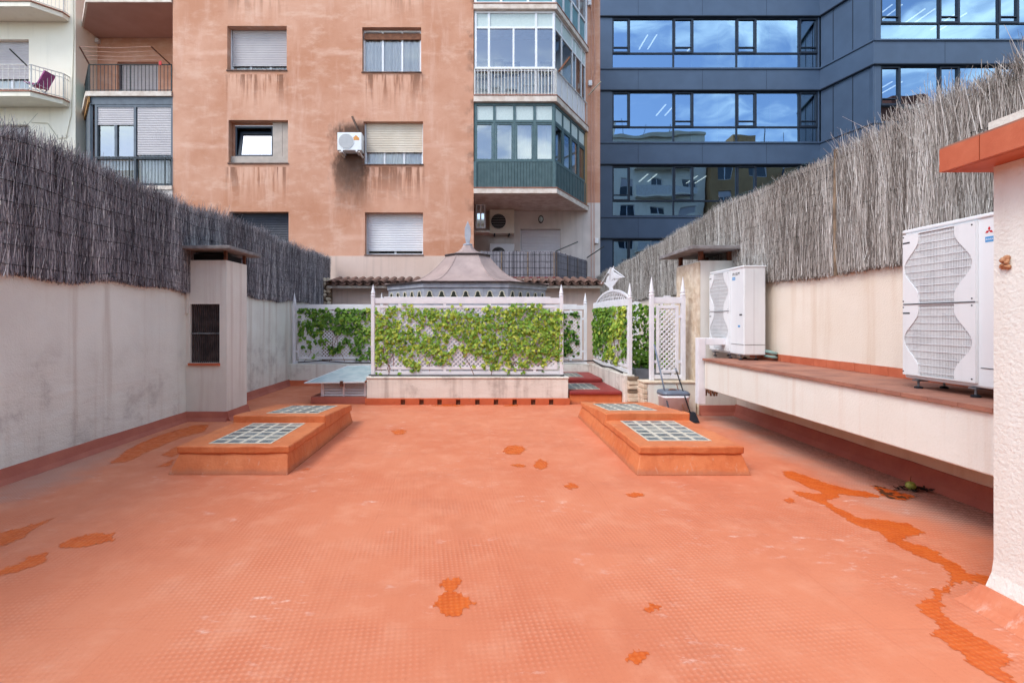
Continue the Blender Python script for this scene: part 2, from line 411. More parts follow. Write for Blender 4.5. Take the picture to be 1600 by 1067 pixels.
simple('frame_dark', (40, 50, 66), (32, 42, 56), 6, 0.4)
simple('frame_slate', (104, 112, 122), (92, 100, 110), 6, 0.45)
simple('frame_green', (88, 112, 116), (74, 98, 104), 9, 0.5, dirt=0.2)
simple('panel_green', (82, 104, 108), (70, 92, 96), 5, 0.55, dirt=0.25)
simple('panel_teal', (118, 160, 170), (104, 146, 158), 5, 0.5)
simple('concrete_panel', (196, 182, 172), (180, 168, 158), 4, 0.85, dirt=0.2)
simple('curtain', (250, 250, 252), (238, 240, 244), 3, 0.85)
simple('frosted', (206, 220, 220), (190, 206, 206), 30, 0.5)
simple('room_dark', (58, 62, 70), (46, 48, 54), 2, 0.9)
simple('room_wall', (240, 244, 250), (232, 238, 246), 2, 0.9)
simple('picture_frame', (84, 70, 64), (60, 52, 50), 8, 0.6)
simple('wood', (140, 92, 66), (112, 70, 50), 12, 0.7)
simple('iron', (70, 74, 74), (52, 56, 58), 12, 0.6)
simple('pipe_brown', (98, 74, 62), (74, 58, 50), 8, 0.7)
simple('rail_white', (226, 224, 220), (206, 202, 196), 9, 0.5)
simple('purple_cloth', (178, 96, 150), (160, 80, 134), 9, 0.8)
simple('yellowed', (188, 140, 84), (150, 104, 62), 5, 0.8)
simple('green_cloth', (142, 168, 162), (118, 146, 142), 6, 0.8)
simple('pink_cable', (214, 170, 154), (204, 158, 142), 5, 0.8)
simple('black_hose', (66, 60, 62), (48, 44, 46), 8, 0.6)
simple('grey_paving', (154, 154, 160), (136, 136, 142), 5, 0.8, bump=0.2)
simple('planter_grey', (186, 188, 196), (170, 172, 182), 5, 0.7)
simple('logo_red', (206, 40, 48), (198, 34, 44), 3, 0.4)
simple('label_blue', (86, 160, 216), (80, 150, 208), 3, 0.4)
simple('ink', (44, 44, 50), (40, 40, 46), 3, 0.5)
simple('orange_sticker', (226, 158, 84), (214, 140, 70), 9, 0.5)
simple('foam', (214, 168, 132), (178, 122, 88), 30, 0.9, bump=0.8)
simple('fruit', (176, 184, 96), (140, 158, 70), 16, 0.45)
simple('office_panel', (72, 91, 117), (66, 84, 109), 1.4, 0.38, 0.5, bump=0.02, bscale=3)
simple('office_seam', (30, 40, 56), (26, 34, 48), 1.4, 0.5)
simple('office_room', (64, 84, 96), (50, 70, 82), 0.5, 0.9)
simple('office_blind', (200, 220, 220), (186, 208, 208), 1.4, 0.8)
simple('rear_cream', (226, 214, 192), (214, 200, 176), 0.6, 0.9, streak=0.2)
simple('rear_ochre', (186, 150, 108), (170, 132, 92), 0.6, 0.9, streak=0.2)
simple('rear_brick', (150, 92, 74), (132, 80, 64), 0.6, 0.9)
simple('ground_asphalt', (92, 90, 88), (78, 76, 75), 0.5, 0.9)
simple('grout', (214, 206, 190), (196, 186, 168), 14, 0.8, dirt=0.3)
def m_glassblock():
    M = Mat('glass_block')
    c = M.mix(M.noise(7, detail=3).step(0.4, 0.6), srgb(104, 114, 118), srgb(136, 142, 142))
    c = M.mix(M.noise(40, detail=4).step(0.5, 0.75) * 0.4, c, srgb(176, 176, 168))
    oi = M.t.nodes.new('ShaderNodeObjectInfo'); rnd = E(M.t, oi.outputs['Random'])
    c = M.mix(rnd.step(0.1, 0.9) * 0.6, c, srgb(74, 84, 86)); c = M.mix(rnd.step(0.8, 0.95) * 0.5, c, srgb(186, 184, 172))
    c = M.mix(M.noise(11, detail=7, rough=0.7).step(0.52, 0.7) * 0.5, c, srgb(150, 128, 110))
    M.col(c); M.rough(M.noise(18).step(0.3, 0.7) * 0.4 + 0.25); M.spec(0.5); M.bump(M.noise(25), 0.2, 0.01); MATS['glass_block'] = M.m
m_glassblock()
def m_glass(name, tint, refl, rough=0.02, wav=0.0, gcol=(0.92, 0.96, 1, 1)):
    """Sheet glass: part mirror, part clear."""
    m = bpy.data.materials.new(name); m.use_nodes = True; t = m.node_tree; n = t.nodes
    n.remove(n['Principled BSDF']); out = n['Material Output']
    gl = n.new('ShaderNodeBsdfGlossy'); gl.inputs['Roughness'].default_value = rough; gl.inputs['Color'].default_value = gcol
    tr = n.new('ShaderNodeBsdfTransparent'); tr.inputs['Color'].default_value = tint
    fr = n.new('ShaderNodeFresnel'); fr.inputs['IOR'].default_value = 1.5
    f = (E(t, fr.outputs[0]) + refl).clamp()
    if wav:
        g = n.new('ShaderNodeNewGeometry'); nz = n.new('ShaderNodeTexNoise'); nz.inputs['Scale'].default_value = 0.5; nz.inputs['Detail'].default_value = 1
        t.links.new(g.outputs['Position'], nz.inputs['Vector'])
        b = n.new('ShaderNodeBump'); b.inputs['Strength'].default_value = wav; b.inputs['Distance'].default_value = 0.05
        t.links.new(nz.outputs[0], b.inputs['Height']); t.links.new(b.outputs[0], gl.inputs['Normal'])
    mx = n.new('ShaderNodeMixShader'); t.links.new(f.k, mx.inputs[0]); t.links.new(tr.outputs[0], mx.inputs[1]); t.links.new(gl.outputs[0], mx.inputs[2])
    t.links.new(mx.outputs[0], out.inputs['Surface']); MATS[name] = m
m_glass('glass', (0.96, 0.97, 0.97, 1), 0.05)
m_glass('glass_office', (0.45, 0.58, 0.62, 1), 0.62, 0.01, 0.25, (0.31, 0.46, 0.64, 1))
m_glass('glass_bay', (0.8, 0.86, 0.9, 1), 0.22)
m_glass('glass_mirror', (0.4, 0.45, 0.5, 1), 0.45, 0.03)
def m_lid():
    M = Mat('frosted_lid'); M.col(M.mix(M.noise(6, detail=6).step(0.35, 0.7), srgb(168, 188, 194), srgb(188, 204, 208))); M.rough(0.25); M.spec(0.6); MATS['lid_glass'] = M.m
m_lid()
def m_emit(name, c, s):
    m = bpy.data.materials.new(name); m.use_nodes = True; t = m.node_tree; t.nodes.remove(t.nodes['Principled BSDF'])
    e = t.nodes.new('ShaderNodeEmission'); e.inputs[0].default_value = c; e.inputs[1].default_value = s
    t.links.new(e.outputs[0], t.nodes['Material Output'].inputs[0]); MATS[name] = m
m_emit('tube_light', (1, 0.97, 0.9, 1), 0.9)
def m_reed(name, dark, mid, light):
    M = Mat(name); a = M.attr('tone')
    c = M.mix(a.step(0.0, 0.5), srgb(*dark), srgb(*mid)); c = M.mix(a.step(0.5, 1.0), c, srgb(*light))
    c = M.mix(M.noise(1.0, M.vec(40, 40, 6), detail=4).step(0.4, 0.7) * 0.28, c, srgb(*dark))
    M.col(c); M.rough(0.85); M.spec(0.2); MATS[name] = M.m
m_reed('reed_dark', (72, 69, 76), (160, 156, 164), (246, 244, 246))  # left fence's shade is put into these darker tones; the reed screen shares them
m_reed('reed_light', (108, 99, 93), (198, 190, 184), (246, 243, 240))
def m_leaf():
    M = Mat('ivy_leaf'); a = M.attr('tone')
    c = M.mix(a.step(0.0, 0.5), srgb(58, 104, 38), srgb(134, 178, 66)); c = M.mix(a.step(0.5, 1.0), c, srgb(214, 222, 96))
    M.col(c); M.rough(0.5); M.spec(0.35)
    M.b.inputs['Subsurface Weight'].default_value = 0.0
    M.b.inputs['Transmission Weight'].default_value = 0.0
    tr = M.t.nodes.new('ShaderNodeBsdfTranslucent'); M.t.links.new(c.k, tr.inputs[0])
    mx = M.t.nodes.new('ShaderNodeMixShader'); mx.inputs[0].default_value = 0.35
    M.t.links.new(M.b.outputs[0], mx.inputs[1]); M.t.links.new(tr.outputs[0], mx.inputs[2])
    M.t.links.new(mx.outputs[0], M.t.nodes['Material Output'].inputs[0]); MATS['leaf'] = M.m
m_leaf()

# ------------------------------------------------------------------ ground and terrace floor
g = MB(); g.face([(-1500, -1500, -4.6), (1500, -1500, -4.6), (1500, 1500, -4.6), (-1500, 1500, -4.6)])
struct(g.build('ground', 'ground_asphalt', recalc=False))
g = MB(); g.box(-5.0, 4.62, -6.5, 15.5, -0.35, 0.0)
floor = struct(g.build('terrace_floor', 'floor'))
g = MB(); g.box(2.95, 4.44, 8.76, 15.4, 0.002, 0.006); g.box(-4.8, 2.95, 12.5, 15.4, 0.002, 0.006)
struct(g.build('paving', 'grey_paving'))

def wet_patch(pts, mat='wet', z=0.0022, rag=0.035, seed=0, cell=0.0165, holes=0):
    """Ragged flat patch: the outline (metres, on the floor) is warped by noise and filled with cells that follow the embossing."""
    P = np.array([(p[0], p[1]) for p in pts]); c45 = math.sqrt(0.5)
    Q = np.stack([(P[:, 0] + P[:, 1]) * c45, (P[:, 1] - P[:, 0]) * c45], 1)
    a0, b0 = np.floor((Q.min(0) - 0.1) / cell).astype(int); a1, b1 = np.ceil((Q.max(0) + 0.1) / cell).astype(int)
    verts, faces, idx = [], [], {}
    def vid(i, j):
        if (i, j) not in idx:
            u, v = i * cell, j * cell; x, y = (u - v) * c45, (u + v) * c45
            w = mnoise.noise_vector(Vector((x * 60, y * 60, seed))) * cell * 0.35
            idx[(i, j)] = len(verts); verts.append((x + w.x, y + w.y, z))
        return idx[(i, j)]
    A, B = np.meshgrid(np.arange(a0, a1), np.arange(b0, b1), indexing='ij'); A, B = A.ravel(), B.ravel()
    U, V = (A + 0.5) * cell, (B + 0.5) * cell; Xc, Yc = (U - V) * c45, (U + V) * c45
    near = (Xc > P[:, 0].min() - 0.1) & (Xc < P[:, 0].max() + 0.1) & (Yc > P[:, 1].min() - 0.1) & (Yc < P[:, 1].max() + 0.1)
    A, B, Xc, Yc = A[near], B[near], Xc[near], Yc[near]
    for k in range(len(A)):
        w = mnoise.noise_vector(Vector((Xc[k] * 5, Yc[k] * 5, seed))) * rag * 0.9 + mnoise.noise_vector(Vector((Xc[k] * 17, Yc[k] * 17, seed))) * rag * 0.9 + mnoise.noise_vector(Vector((Xc[k] * 45, Yc[k] * 45, seed))) * rag * 0.6
        Xc[k] += w.x; Yc[k] += w.y
    ins = np.zeros(len(A), bool); n = len(P)
    for i in range(n):
        (xa, ya), (xb, yb) = P[i], P[(i + 1) % n]
        cr = ((ya > Yc) != (yb > Yc)) & (Xc < (xb - xa) * (Yc - ya) / ((yb - ya) if yb != ya else 1e-9) + xa); ins ^= cr
    if holes: ins &= np.array([mnoise.noise(Vector((Xc[k] * 9, Yc[k] * 22, seed))) + 0.6 * mnoise.noise(Vector((Xc[k] * 30, Yc[k] * 60, seed))) > -0.35 + holes for k in range(len(A))])
    for i, j in zip(A[ins].tolist(), B[ins].tolist()): faces.append((vid(i, j), vid(i + 1, j), vid(i + 1, j + 1), vid(i, j + 1)))
    me = bpy.data.meshes.new('wet_patch'); me.from_pydata(verts, [], faces); me.materials.append(MATS[mat])
    cells = set(zip(A[ins].tolist(), B[ins].tolist())); depth = {}
    def ring(i, j):
        q = [(i - 1, j - 1), (i, j - 1), (i - 1, j), (i, j)]; return all(t in cells for t in q)
    lev = {v: 0.0 for v in idx}
    cur = {v for v in idx if ring(*v)}
    for stp in (0.55, 0.8, 1.0, 1.15):
        for v in cur: lev[v] = stp
        cur = {v for v in cur if all(t in cur for t in ((v[0] - 1, v[1]), (v[0] + 1, v[1]), (v[0], v[1] - 1), (v[0], v[1] + 1)))}
    at = me.attributes.new('rim', 'FLOAT', 'POINT'); at.data.foreach_set('value', [lev[v] for v in idx])
    o = bpy.data.objects.new('wet_patch', me); COL.objects.link(o); o.parent = floor
    return o
def zp(region, scale, pts):
    return [floor_pt(region[0] + x * scale, region[1] + y * scale) for x, y in pts]
Zc = ((1000, 640), 0.4)
wet_patch(zp(*Zc, [(540, 240), (600, 240), (700, 275), (800, 305), (900, 322), (960, 342), (880, 345), (800, 332), (765, 350), (740, 362), (770, 380), (850, 420), (960, 430), (1040, 440), (1110, 480), (1090, 495), (1040, 512), (1150, 545), (1230, 600), (1290, 640), (1390, 648), (1400, 690), (1300, 684), (1250, 668), (1220, 705), (1175, 725), (1180, 760), (1230, 830), (1330, 890), (1420, 940), (1470, 985), (1440, 1020), (1510, 1080), (1420, 1085), (1340, 1035), (1240, 960), (1190, 910), (1130, 880), (1155, 850), (1090, 790), (1075, 755), (1140, 730), (1130, 700), (1190, 690), (1200, 650), (1180, 610), (1130, 590), (1060, 560), (960, 510), (930, 480), (860, 460), (800, 430), (735, 385), (690, 362), (640, 345), (585, 325), (590, 315), (640, 320), (690, 330), (700, 318), (640, 300), (580, 270)]), seed=1, rag=0.03)
wet_patch(zp(*Zc, [(548, 350), (585, 342), (615, 352), (600, 366), (570, 364)]), seed=2, rag=0.02)
Zb = ((450, 640), 0.4)
wet_patch(zp(*Zb, [(590, 690), (600, 660), (650, 648), (683, 660), (680, 690), (665, 710), (700, 730), (730, 755), (700, 790), (650, 812), (610, 810), (565, 770), (570, 740), (605, 720)]), seed=3)
def blob(px, py, w, h, seed, rag=0.035, mat='wet'):
    pts = [floor_pt(px + w / 2 * math.cos(t) * random.uniform(0.75, 1.05), py + h / 2 * math.sin(t) * random.uniform(0.75, 1.05)) for t in [2 * math.pi * k / 11 for k in range(11)]]
    return wet_patch(pts, mat=mat, seed=seed, rag=rag)
for k, (px, py, w, h) in enumerate([(1016, 948, 42, 20), (995, 1026, 46, 32), (803, 703, 46, 18), (844, 725, 28, 19), (812, 727, 26, 6), (892, 759, 24, 13), (994, 773, 42, 11), (622, 675, 30, 9), (480, 734, 14, 4), (700, 633.6, 60, 2.6), (800, 633.5, 34, 2.2)]):
    blob(px, py, w, h, 10 + k)
Zl = ((0, 720), 0.3253)
wet_patch(zp(*Zl, [(-60, 370), (0, 345), (100, 315), (270, 272), (200, 315), (90, 380), (0, 410), (-60, 430)]), seed=30)
wet_patch(zp(*Zl, [(270, 405), (340, 365), (440, 345), (580, 345), (570, 380), (430, 410), (300, 425)]), seed=31)
wet_patch(zp(*Zl, [(-60, 520), (0, 520), (100, 480), (110, 460), (230, 435), (235, 475), (170, 510), (60, 550), (-60, 562)]), seed=32)
Zw = ((0, 400), 0.356)
wet_patch(zp(*Zw, [(480, 910), (560, 845), (700, 785), (850, 742), (925, 740), (900, 770), (790, 800), (640, 865), (560, 905)]), seed=33)
wet_patch(zp(*Zw, [(700, 875), (780, 830), (850, 815), (820, 850), (760, 885)]), seed=34)
wet_patch(zp(*Zw, [(680, 925), (740, 898), (770, 890), (750, 925)]), seed=35)
Zm = ((1360, 730), 0.075)
wet_patch(zp(*Zm, [(0, 340), (200, 420), (420, 440), (620, 500), (900, 560), (1040, 600), (1000, 650), (900, 690), (600, 700), (400, 660), (200, 560), (60, 450)]), mat='mud', z=0.008, seed=36, rag=0.03, holes=0.30, cell=0.011)
wet_patch(zp(*Zm, [(0, 380), (300, 430), (620, 520), (1000, 620), (900, 680), (600, 700), (400, 660), (200, 560), (60, 450)]), seed=37, rag=0.03, z=0.005)

# ------------------------------------------------------------------ boundary walls
WL, WR = -4.83, 4.46      # faces of the side walls
wl = thing('boundary_wall', 'stained grey plastered boundary wall under the dark brushwood fence', 'wall', (WL - 0.1, 6, 0))
def grid_wall(x, y0, y1, z0, z1, thick, name, mat, parent, nz=14, amp=0.012):
    g = MB(); ny = int((y1 - y0) / 0.22); sgn = 1 if thick < 0 else -1
    def q(i, j):
        y = y0 + (y1 - y0) * i / ny; z = z0 + (z1 - z0) * j / nz
        d = mnoise.noise(Vector((y * 0.8, z * 1.2, x))) * amp + mnoise.noise(Vector((y * 3, z * 3.5, x + 5))) * amp * 0.4
        zz = z + (mnoise.noise(Vector((y * 1.3, 0, x))) * 0.02 if j == nz else 0)
        return (x + sgn * d, y, zz)
    for i in range(ny + 1):
        for j in range(nz + 1): g.v.append(q(i, j))
    for i in range(ny):
        for j in range(nz):
            a = i * (nz + 1) + j; g.f.append((a, a + nz + 1, a + nz + 2, a + 1))
    # back and caps
    b = len(g.v)
    for i in range(ny + 1):
        t = g.v[i * (nz + 1) + nz]; g.v.append((x + thick, t[1], t[2])); g.v.append((x + thick, t[1], z0))
    for i in range(ny):
        a = i * (nz + 1) + nz; g.f.append((a, a + nz + 1, b + 2 * i + 2, b + 2 * i)); g.f.append((b + 2 * i, b + 2 * i + 2, b + 2 * i + 3, b + 2 * i + 1))
    return g.build(name, mat, parent, smooth=False)
grid_wall(WL, -3.0, 15.5, 0, 2.2, -0.2, 'plaster_face', 'plaster_grey', wl)
def cant(parent, a, b, n, h=0.15, w=0.09, mat='skirt_paint', name='skirting'):
    """Sloped membrane upstand along a->b; n points away from the wall."""
    a, b, n = Vector((a[0], a[1], 0)), Vector((b[0], b[1], 0)), Vector((n[0], n[1], 0))
    pr = [(0.0, 0.001), (w, 0.001), (w * 0.55, h * 0.35), (0.022, h), (-0.012, h)]
    g = MB(); d = b - a; m = max(1, int(d.length / 0.3))
    for i in range(m + 1):
        for (o, z) in pr:
            j = mnoise.noise(Vector((i * 0.7 + a.x, z * 9, a.y))) * 0.006
            g.v.append(tuple(a + d * (i / m) + n * (o + (j if 0.0 < o < w else 0)) + Vector((0, 0, z + (j if z == h else 0)))))
    k = len(pr)
    for i in range(m):
        for q in range(k): g.f.append((i * k + q, i * k + (q + 1) % k, (i + 1) * k + (q + 1) % k, (i + 1) * k + q))
    g.f.append(tuple(range(k))); g.f.append(tuple(range(m * k, m * k + k)))
    return g.build(name, mat, parent)
cant(wl, (WL, -3), (WL, 7.93), (1, 0)); cant(wl, (WL, 8.62), (WL, 12.2), (1, 0))

wr = thing('boundary_wall', 'cream plastered boundary wall behind the two air conditioning units', 'wall', (WR + 0.1, 6, 0))
grid_wall(WR, 1.0, 19.0, 0, 2.3, 0.2, 'plaster_face', 'plaster_cream', wr, amp=0.006)
cant(wr, (WR, 1.0), (WR, 8.4), (-1, 0), h=0.19, w=0.1)

# ------------------------------------------------------------------ ledge on the right wall
lg = thing('masonry_ledge', 'long cream masonry ledge with terracotta edge carrying the air conditioners', 'ledge', (4.0, 5.3, 0.556))
g = MB(); g.box(3.585, WR - 0.012, 2.86, 7.72, 0.556, 1.005); g.build('beam', 'plaster_beam', lg, bevel=0.012)
y = 2.86
while y < 7.70:
    y2 = min(y + 0.245, 7.73)
    unit_box('coping_tile', 'tile_edge', lg, ((3.555 + WR - 0.01) / 2, (y + y2) / 2, 1.0225 + random.uniform(-0.0015, 0.0015)), (WR - 0.01 - 3.555, 0, 0), (0, y2 - y - 0.004, 0), (0, 0, 0.033))
    y = y2
y = 2.9
while y < 7.9:
    y2 = min(y + 0.235, 7.95)
    unit_box('skirting_tile', 'terracotta', wr, (WR - 0.018, (y + y2) / 2, 1.09 + random.uniform(-0.002, 0.002)), (0.016, 0, 0), (0, y2 - y - 0.006, 0), (0, 0, 0.10))
    y = y2

# ------------------------------------------------------------------ pier in the right foreground
pr_ = thing('stub_wall', 'rough white stucco wall end under an overhanging terracotta coping in the right foreground', 'wall', (3.3, 1, 0))
g = MB()
prof = [(0.05, 0.0), (0.03, 0.12), (0.008, 0.2), (0.0, 0.28), (0.0, 2.53)]
for o, z in prof: g.v += [(2.955 - o, 2.78 + o * 0.5, z), (2.955 - o, -3, z), (4.44, -3, z), (4.44, 2.78 + o * 0.5, z)]
for i in range(4):
    for k in range(4): g.f.append((i * 4 + k, i * 4 + (k + 1) % 4, i * 4 + 4 + (k + 1) % 4, i * 4 + 4 + k))
g.f.append((0, 1, 2, 3)); g.f.append((16, 17, 18, 19)); g.build('stucco_body', 'plaster_pier', pr_)
g = MB()
for o, z in ((0.15, 0.001), (0.10, 0.04), (0.045, 0.115), (0.0, 0.116)): g.v += [(2.955 - o, 2.79 + o * 0.5, z), (2.955 - o, -3, z)]
for k in range(3): g.f.append((2 * k, 2 * k + 1, 2 * k + 3, 2 * k + 2))
g.f.append((0, 2, 4, 6)); g.build('skirting', 'floor', pr_)
g = MB(); g.box(2.79, 4.4, -3, 2.87, 2.532, 2.56); g.build('coping_bed', 'terracotta', pr_)
y = 2.895
while y > -1.5:
    unit_box('coping_tile', 'terracotta', pr_, (2.765, y - 0.1165, 2.598), (0.03, 0, 0), (0, 0.229, 0), (0, 0, 0.134)); y -= 0.235
g = MB(); g.box(2.782, 4.4, 2.875, 2.895, 2.533, 2.662); g.build('end_tile', 'terracotta', pr_)
g = MB(); g.box(2.752, 4.4, -3, 2.893, 2.666, 2.676); g.build('top_tile', 'tile_edge', pr_)
g = MB(); g.box(2.84, 4.4, -3, 2.70, 2.678, 2.75); g.build('upper_parapet', 'parapet_plaster', pr_)
def lump(name, c, r, mat, label, cat, n=9, sx=1.0):
    bm = bmesh.new(); 
    for k in range(n):
        m = Matrix.Translation(Vector((random.uniform(-.3, .3) * r, random.uniform(-.8, .8) * r * sx, random.uniform(-.8, .8) * r))) @ Matrix.Scale(r * random.uniform(0.25, 0.5), 4)
        bmesh.ops.create_icosphere(bm, subdivisions=2, radius=1, matrix=m)
    for v in bm.verts: v.co += mnoise.noise_vector(v.co * 40) * r * 0.18
    me = bpy.data.meshes.new(name); bm.to_mesh(me); bm.free(); me.materials.append(MATS[mat]); o = bpy.data.objects.new(name, me); COL.objects.link(o); o.location = c
    return tag(o, label, cat)
lump('foam_lump', (2.945, 2.70, 1.97), 0.034, 'foam', 'small lump of tan sealing foam stuck on the white stucco wall end', 'sealing foam', n=14)

# ------------------------------------------------------------------ chimneys
def slab(g, x0, x1, y0, y1, z0, z1): return g.box(x0, x1, y0, y1, z0, z1)
cl = thing('chimney', 'grey plastered ventilation chimney with barred grille against the left wall', 'chimney', (-4.49, 8.27, 0))
# body with a real opening for the grille
cx0, cx1, cy0, cy1, ct = WL + 0.001, -4.16, 7.93, 8.62, 2.63
ox0, ox1, oz0, oz1 = X(297, 7.93), X(343, 7.93), Z(567, 7.93), Z(475, 7.93)
g = MB()
for (a, b, c, d) in ((cx0, cx1, 0, oz0), (cx0, cx1, oz1, ct), (cx0, ox0, oz0, oz1), (ox1, cx1, oz0, oz1)):
    g.face([(a, cy0, c), (b, cy0, c), (b, cy0, d), (a, cy0, d)])
for q in ([(ox0, oz0), (ox0, oz1)], [(ox0, oz1), (ox1, oz1)], [(ox1, oz1), (ox1, oz0)], [(ox1, oz0), (ox0, oz0)]):
    (a, b), (c, d) = q; g.face([(a, cy0, b), (c, cy0, d), (c, cy0 + 0.3, d), (a, cy0 + 0.3, b)])
g.face([(cx1, cy0, 0), (cx1, cy1, 0), (cx1, cy1, ct), (cx1, cy0, ct)]); g.face([(cx0, cy1, 0), (cx1, cy1, 0), (cx1, cy1, ct), (cx0, cy1, ct)])
g.face([(cx0, cy0, ct), (cx1, cy0, ct), (cx1, cy1, ct), (cx0, cy1, ct)])
g.face([(ox0, cy0 + 0.3, oz0), (ox1, cy0 + 0.3, oz0), (ox1, cy0 + 0.3, oz1), (ox0, cy0 + 0.3, oz1)])
g.build('body', 'plaster_chimney', cl, recalc=False)
MB().box(ox0 + 0.002, ox1 - 0.002, cy0 + 0.27, cy0 + 0.29, oz0 + 0.002, oz1 - 0.002).build('flue_back', 'dark', cl)
gr = MB().box(ox0 + 0.004, ox1 - 0.004, cy0 + 0.02, cy0 + 0.035, (oz0 + oz1) / 2 - 0.008, (oz0 + oz1) / 2 + 0.008).build('grille', 'steel', cl)
nb = 15
for k in range(nb):
    xx = ox0 + (ox1 - ox0) * (k + 0.5) / nb
    unit_box('grille_bar', 'vent_dark', gr, (xx, cy0 + 0.045, (oz0 + oz1) / 2), (0.013, 0, 0), (0, 0.02, 0), (0, 0, oz1 - oz0 - 0.004))
MB().box(ox0 - 0.02, ox1 + 0.01, cy0 - 0.03, cy0 + 0.018, oz0 - 0.042, oz0 - 0.002).build('brick_sill', 'terracotta', cl)
MB().box(cx0 + 0.0, cx0 + 0.05, cy0 - 0.03, cy0 - 0.002, Z(490, 7.93), Z(440, 7.93)).build('cable_cover', 'plaster_chimney', cl)
for (a, b) in ((cx0 + 0.05, cy0 + 0.04), (cx1 - 0.03, cy0 + 0.03), (cx1 - 0.03, cy1 - 0.03), (cx0 + 0.05, cy1 - 0.04)):
    MB().box(a - 0.022, a + 0.022, b - 0.022, b + 0.022, ct, ct + 0.155).build('cap_post', 'rusty', cl)
MB().box(cx0 + 0.08, cx1 - 0.06, cy0 + 0.08, cy1 - 0.08, ct + 0.001, ct + 0.11).build('flue_top', 'dark', cl)
g = MB(); g.box(-4.98, -4.0, 7.72, 8.85, ct + 0.155, ct + 0.215); g.build('cap', 'cap_slab', cl, bevel=0.012)
cant(cl, (cx0, cy0), (cx1 + 0.03, cy0), (0, -1)); cant(cl, (cx1, cy0 - 0.03), (cx1, cy1), (1, 0))

c2 = thing('chimney', 'stone sided chimney with raised slab cap behind the farther air conditioner', 'chimney', (4.15, 8.9, 0))
MB().box(3.83, WR - 0.001, 8.4, 9.35, 0, 2.685).build('body', 'plaster_chimney', c2, bevel=0.01)
g = MB(); nz = 26; ny = 10
for j in range(nz + 1):
    for i in range(ny + 1):
        yy = 8.4 + 0.95 * i / ny; zz = 2.66 * j / nz
        g.v.append((3.80 - 0.016 * mnoise.noise(Vector((yy * 7, zz * 9, 2))) , yy, zz))
for j in range(nz):
    for i in range(ny): a = j * (ny + 1) + i; g.f.append((a, a + 1, a + ny + 2, a + ny + 1))
b = len(g.v); g.v += [(3.829, v[1], v[2]) for v in g.v[:]]
for j in range(nz): g.f.append((j * (ny + 1), (j + 1) * (ny + 1), b + (j + 1) * (ny + 1), b + j * (ny + 1))); a = j * (ny + 1) + ny; g.f.append((a, a + ny + 1, b + a + ny + 1, b + a))
for i in range(ny): a = nz * (ny + 1) + i; g.f.append((a, a + 1, b + a + 1, b + a))
g.build('stone_cladding', 'stone', c2)
for (a, b) in ((3.86, 8.45), (4.36, 8.45), (3.86, 9.3), (4.36, 9.3), (4.1, 8.9)):
    MB().box(a - 0.032, a + 0.032, b - 0.032, b + 0.032, 2.685, 2.845).build('cap_post', 'rusty', c2)
MB().box(3.56, 4.62, 8.14, 9.62, 2.845, 2.91).build('cap', 'cap_slab', c2, bevel=0.012)
cant(c2, (3.81, 8.4), (WR - 0.02, 8.4), (0, -1), h=0.17)

# white duct cover at the end of the ledge
g = MB(); g.box(3.50, 3.62, 7.75, 7.86, 0.30, 1.36)
dk = thing('duct_cover', 'white L shaped duct cover at the far end of the ledge', 'duct', (3.56, 7.8, 0.3))
g.build('vertical_run', 'white_paint', dk, bevel=0.006)
MB().box(3.622, 3.98, 7.752, 7.858, 1.25, 1.358).build('horizontal_run', 'white_paint', dk, bevel=0.006)
g = MB()
for k in range(7):
    a = k * 0.9; g.tube([(3.68 + 0.035 * k, 7.9 + 0.02 * math.sin(a), 0.60), (3.67 + 0.03 * k + 0.03 * math.sin(a), 7.85, 0.50 - 0.04 * (k % 3)), (3.69 + 0.028 * k, 7.86 + 0.03 * math.cos(a), 0.42 + 0.05 * (k % 2)), (3.72 + 0.03 * k, 7.9, 0.56)], 0.012, 6)
tag(g.build('rag_bundle', 'foam', smooth=True), 'wrinkled tan rag hanging under the end of the ledge', 'rag')

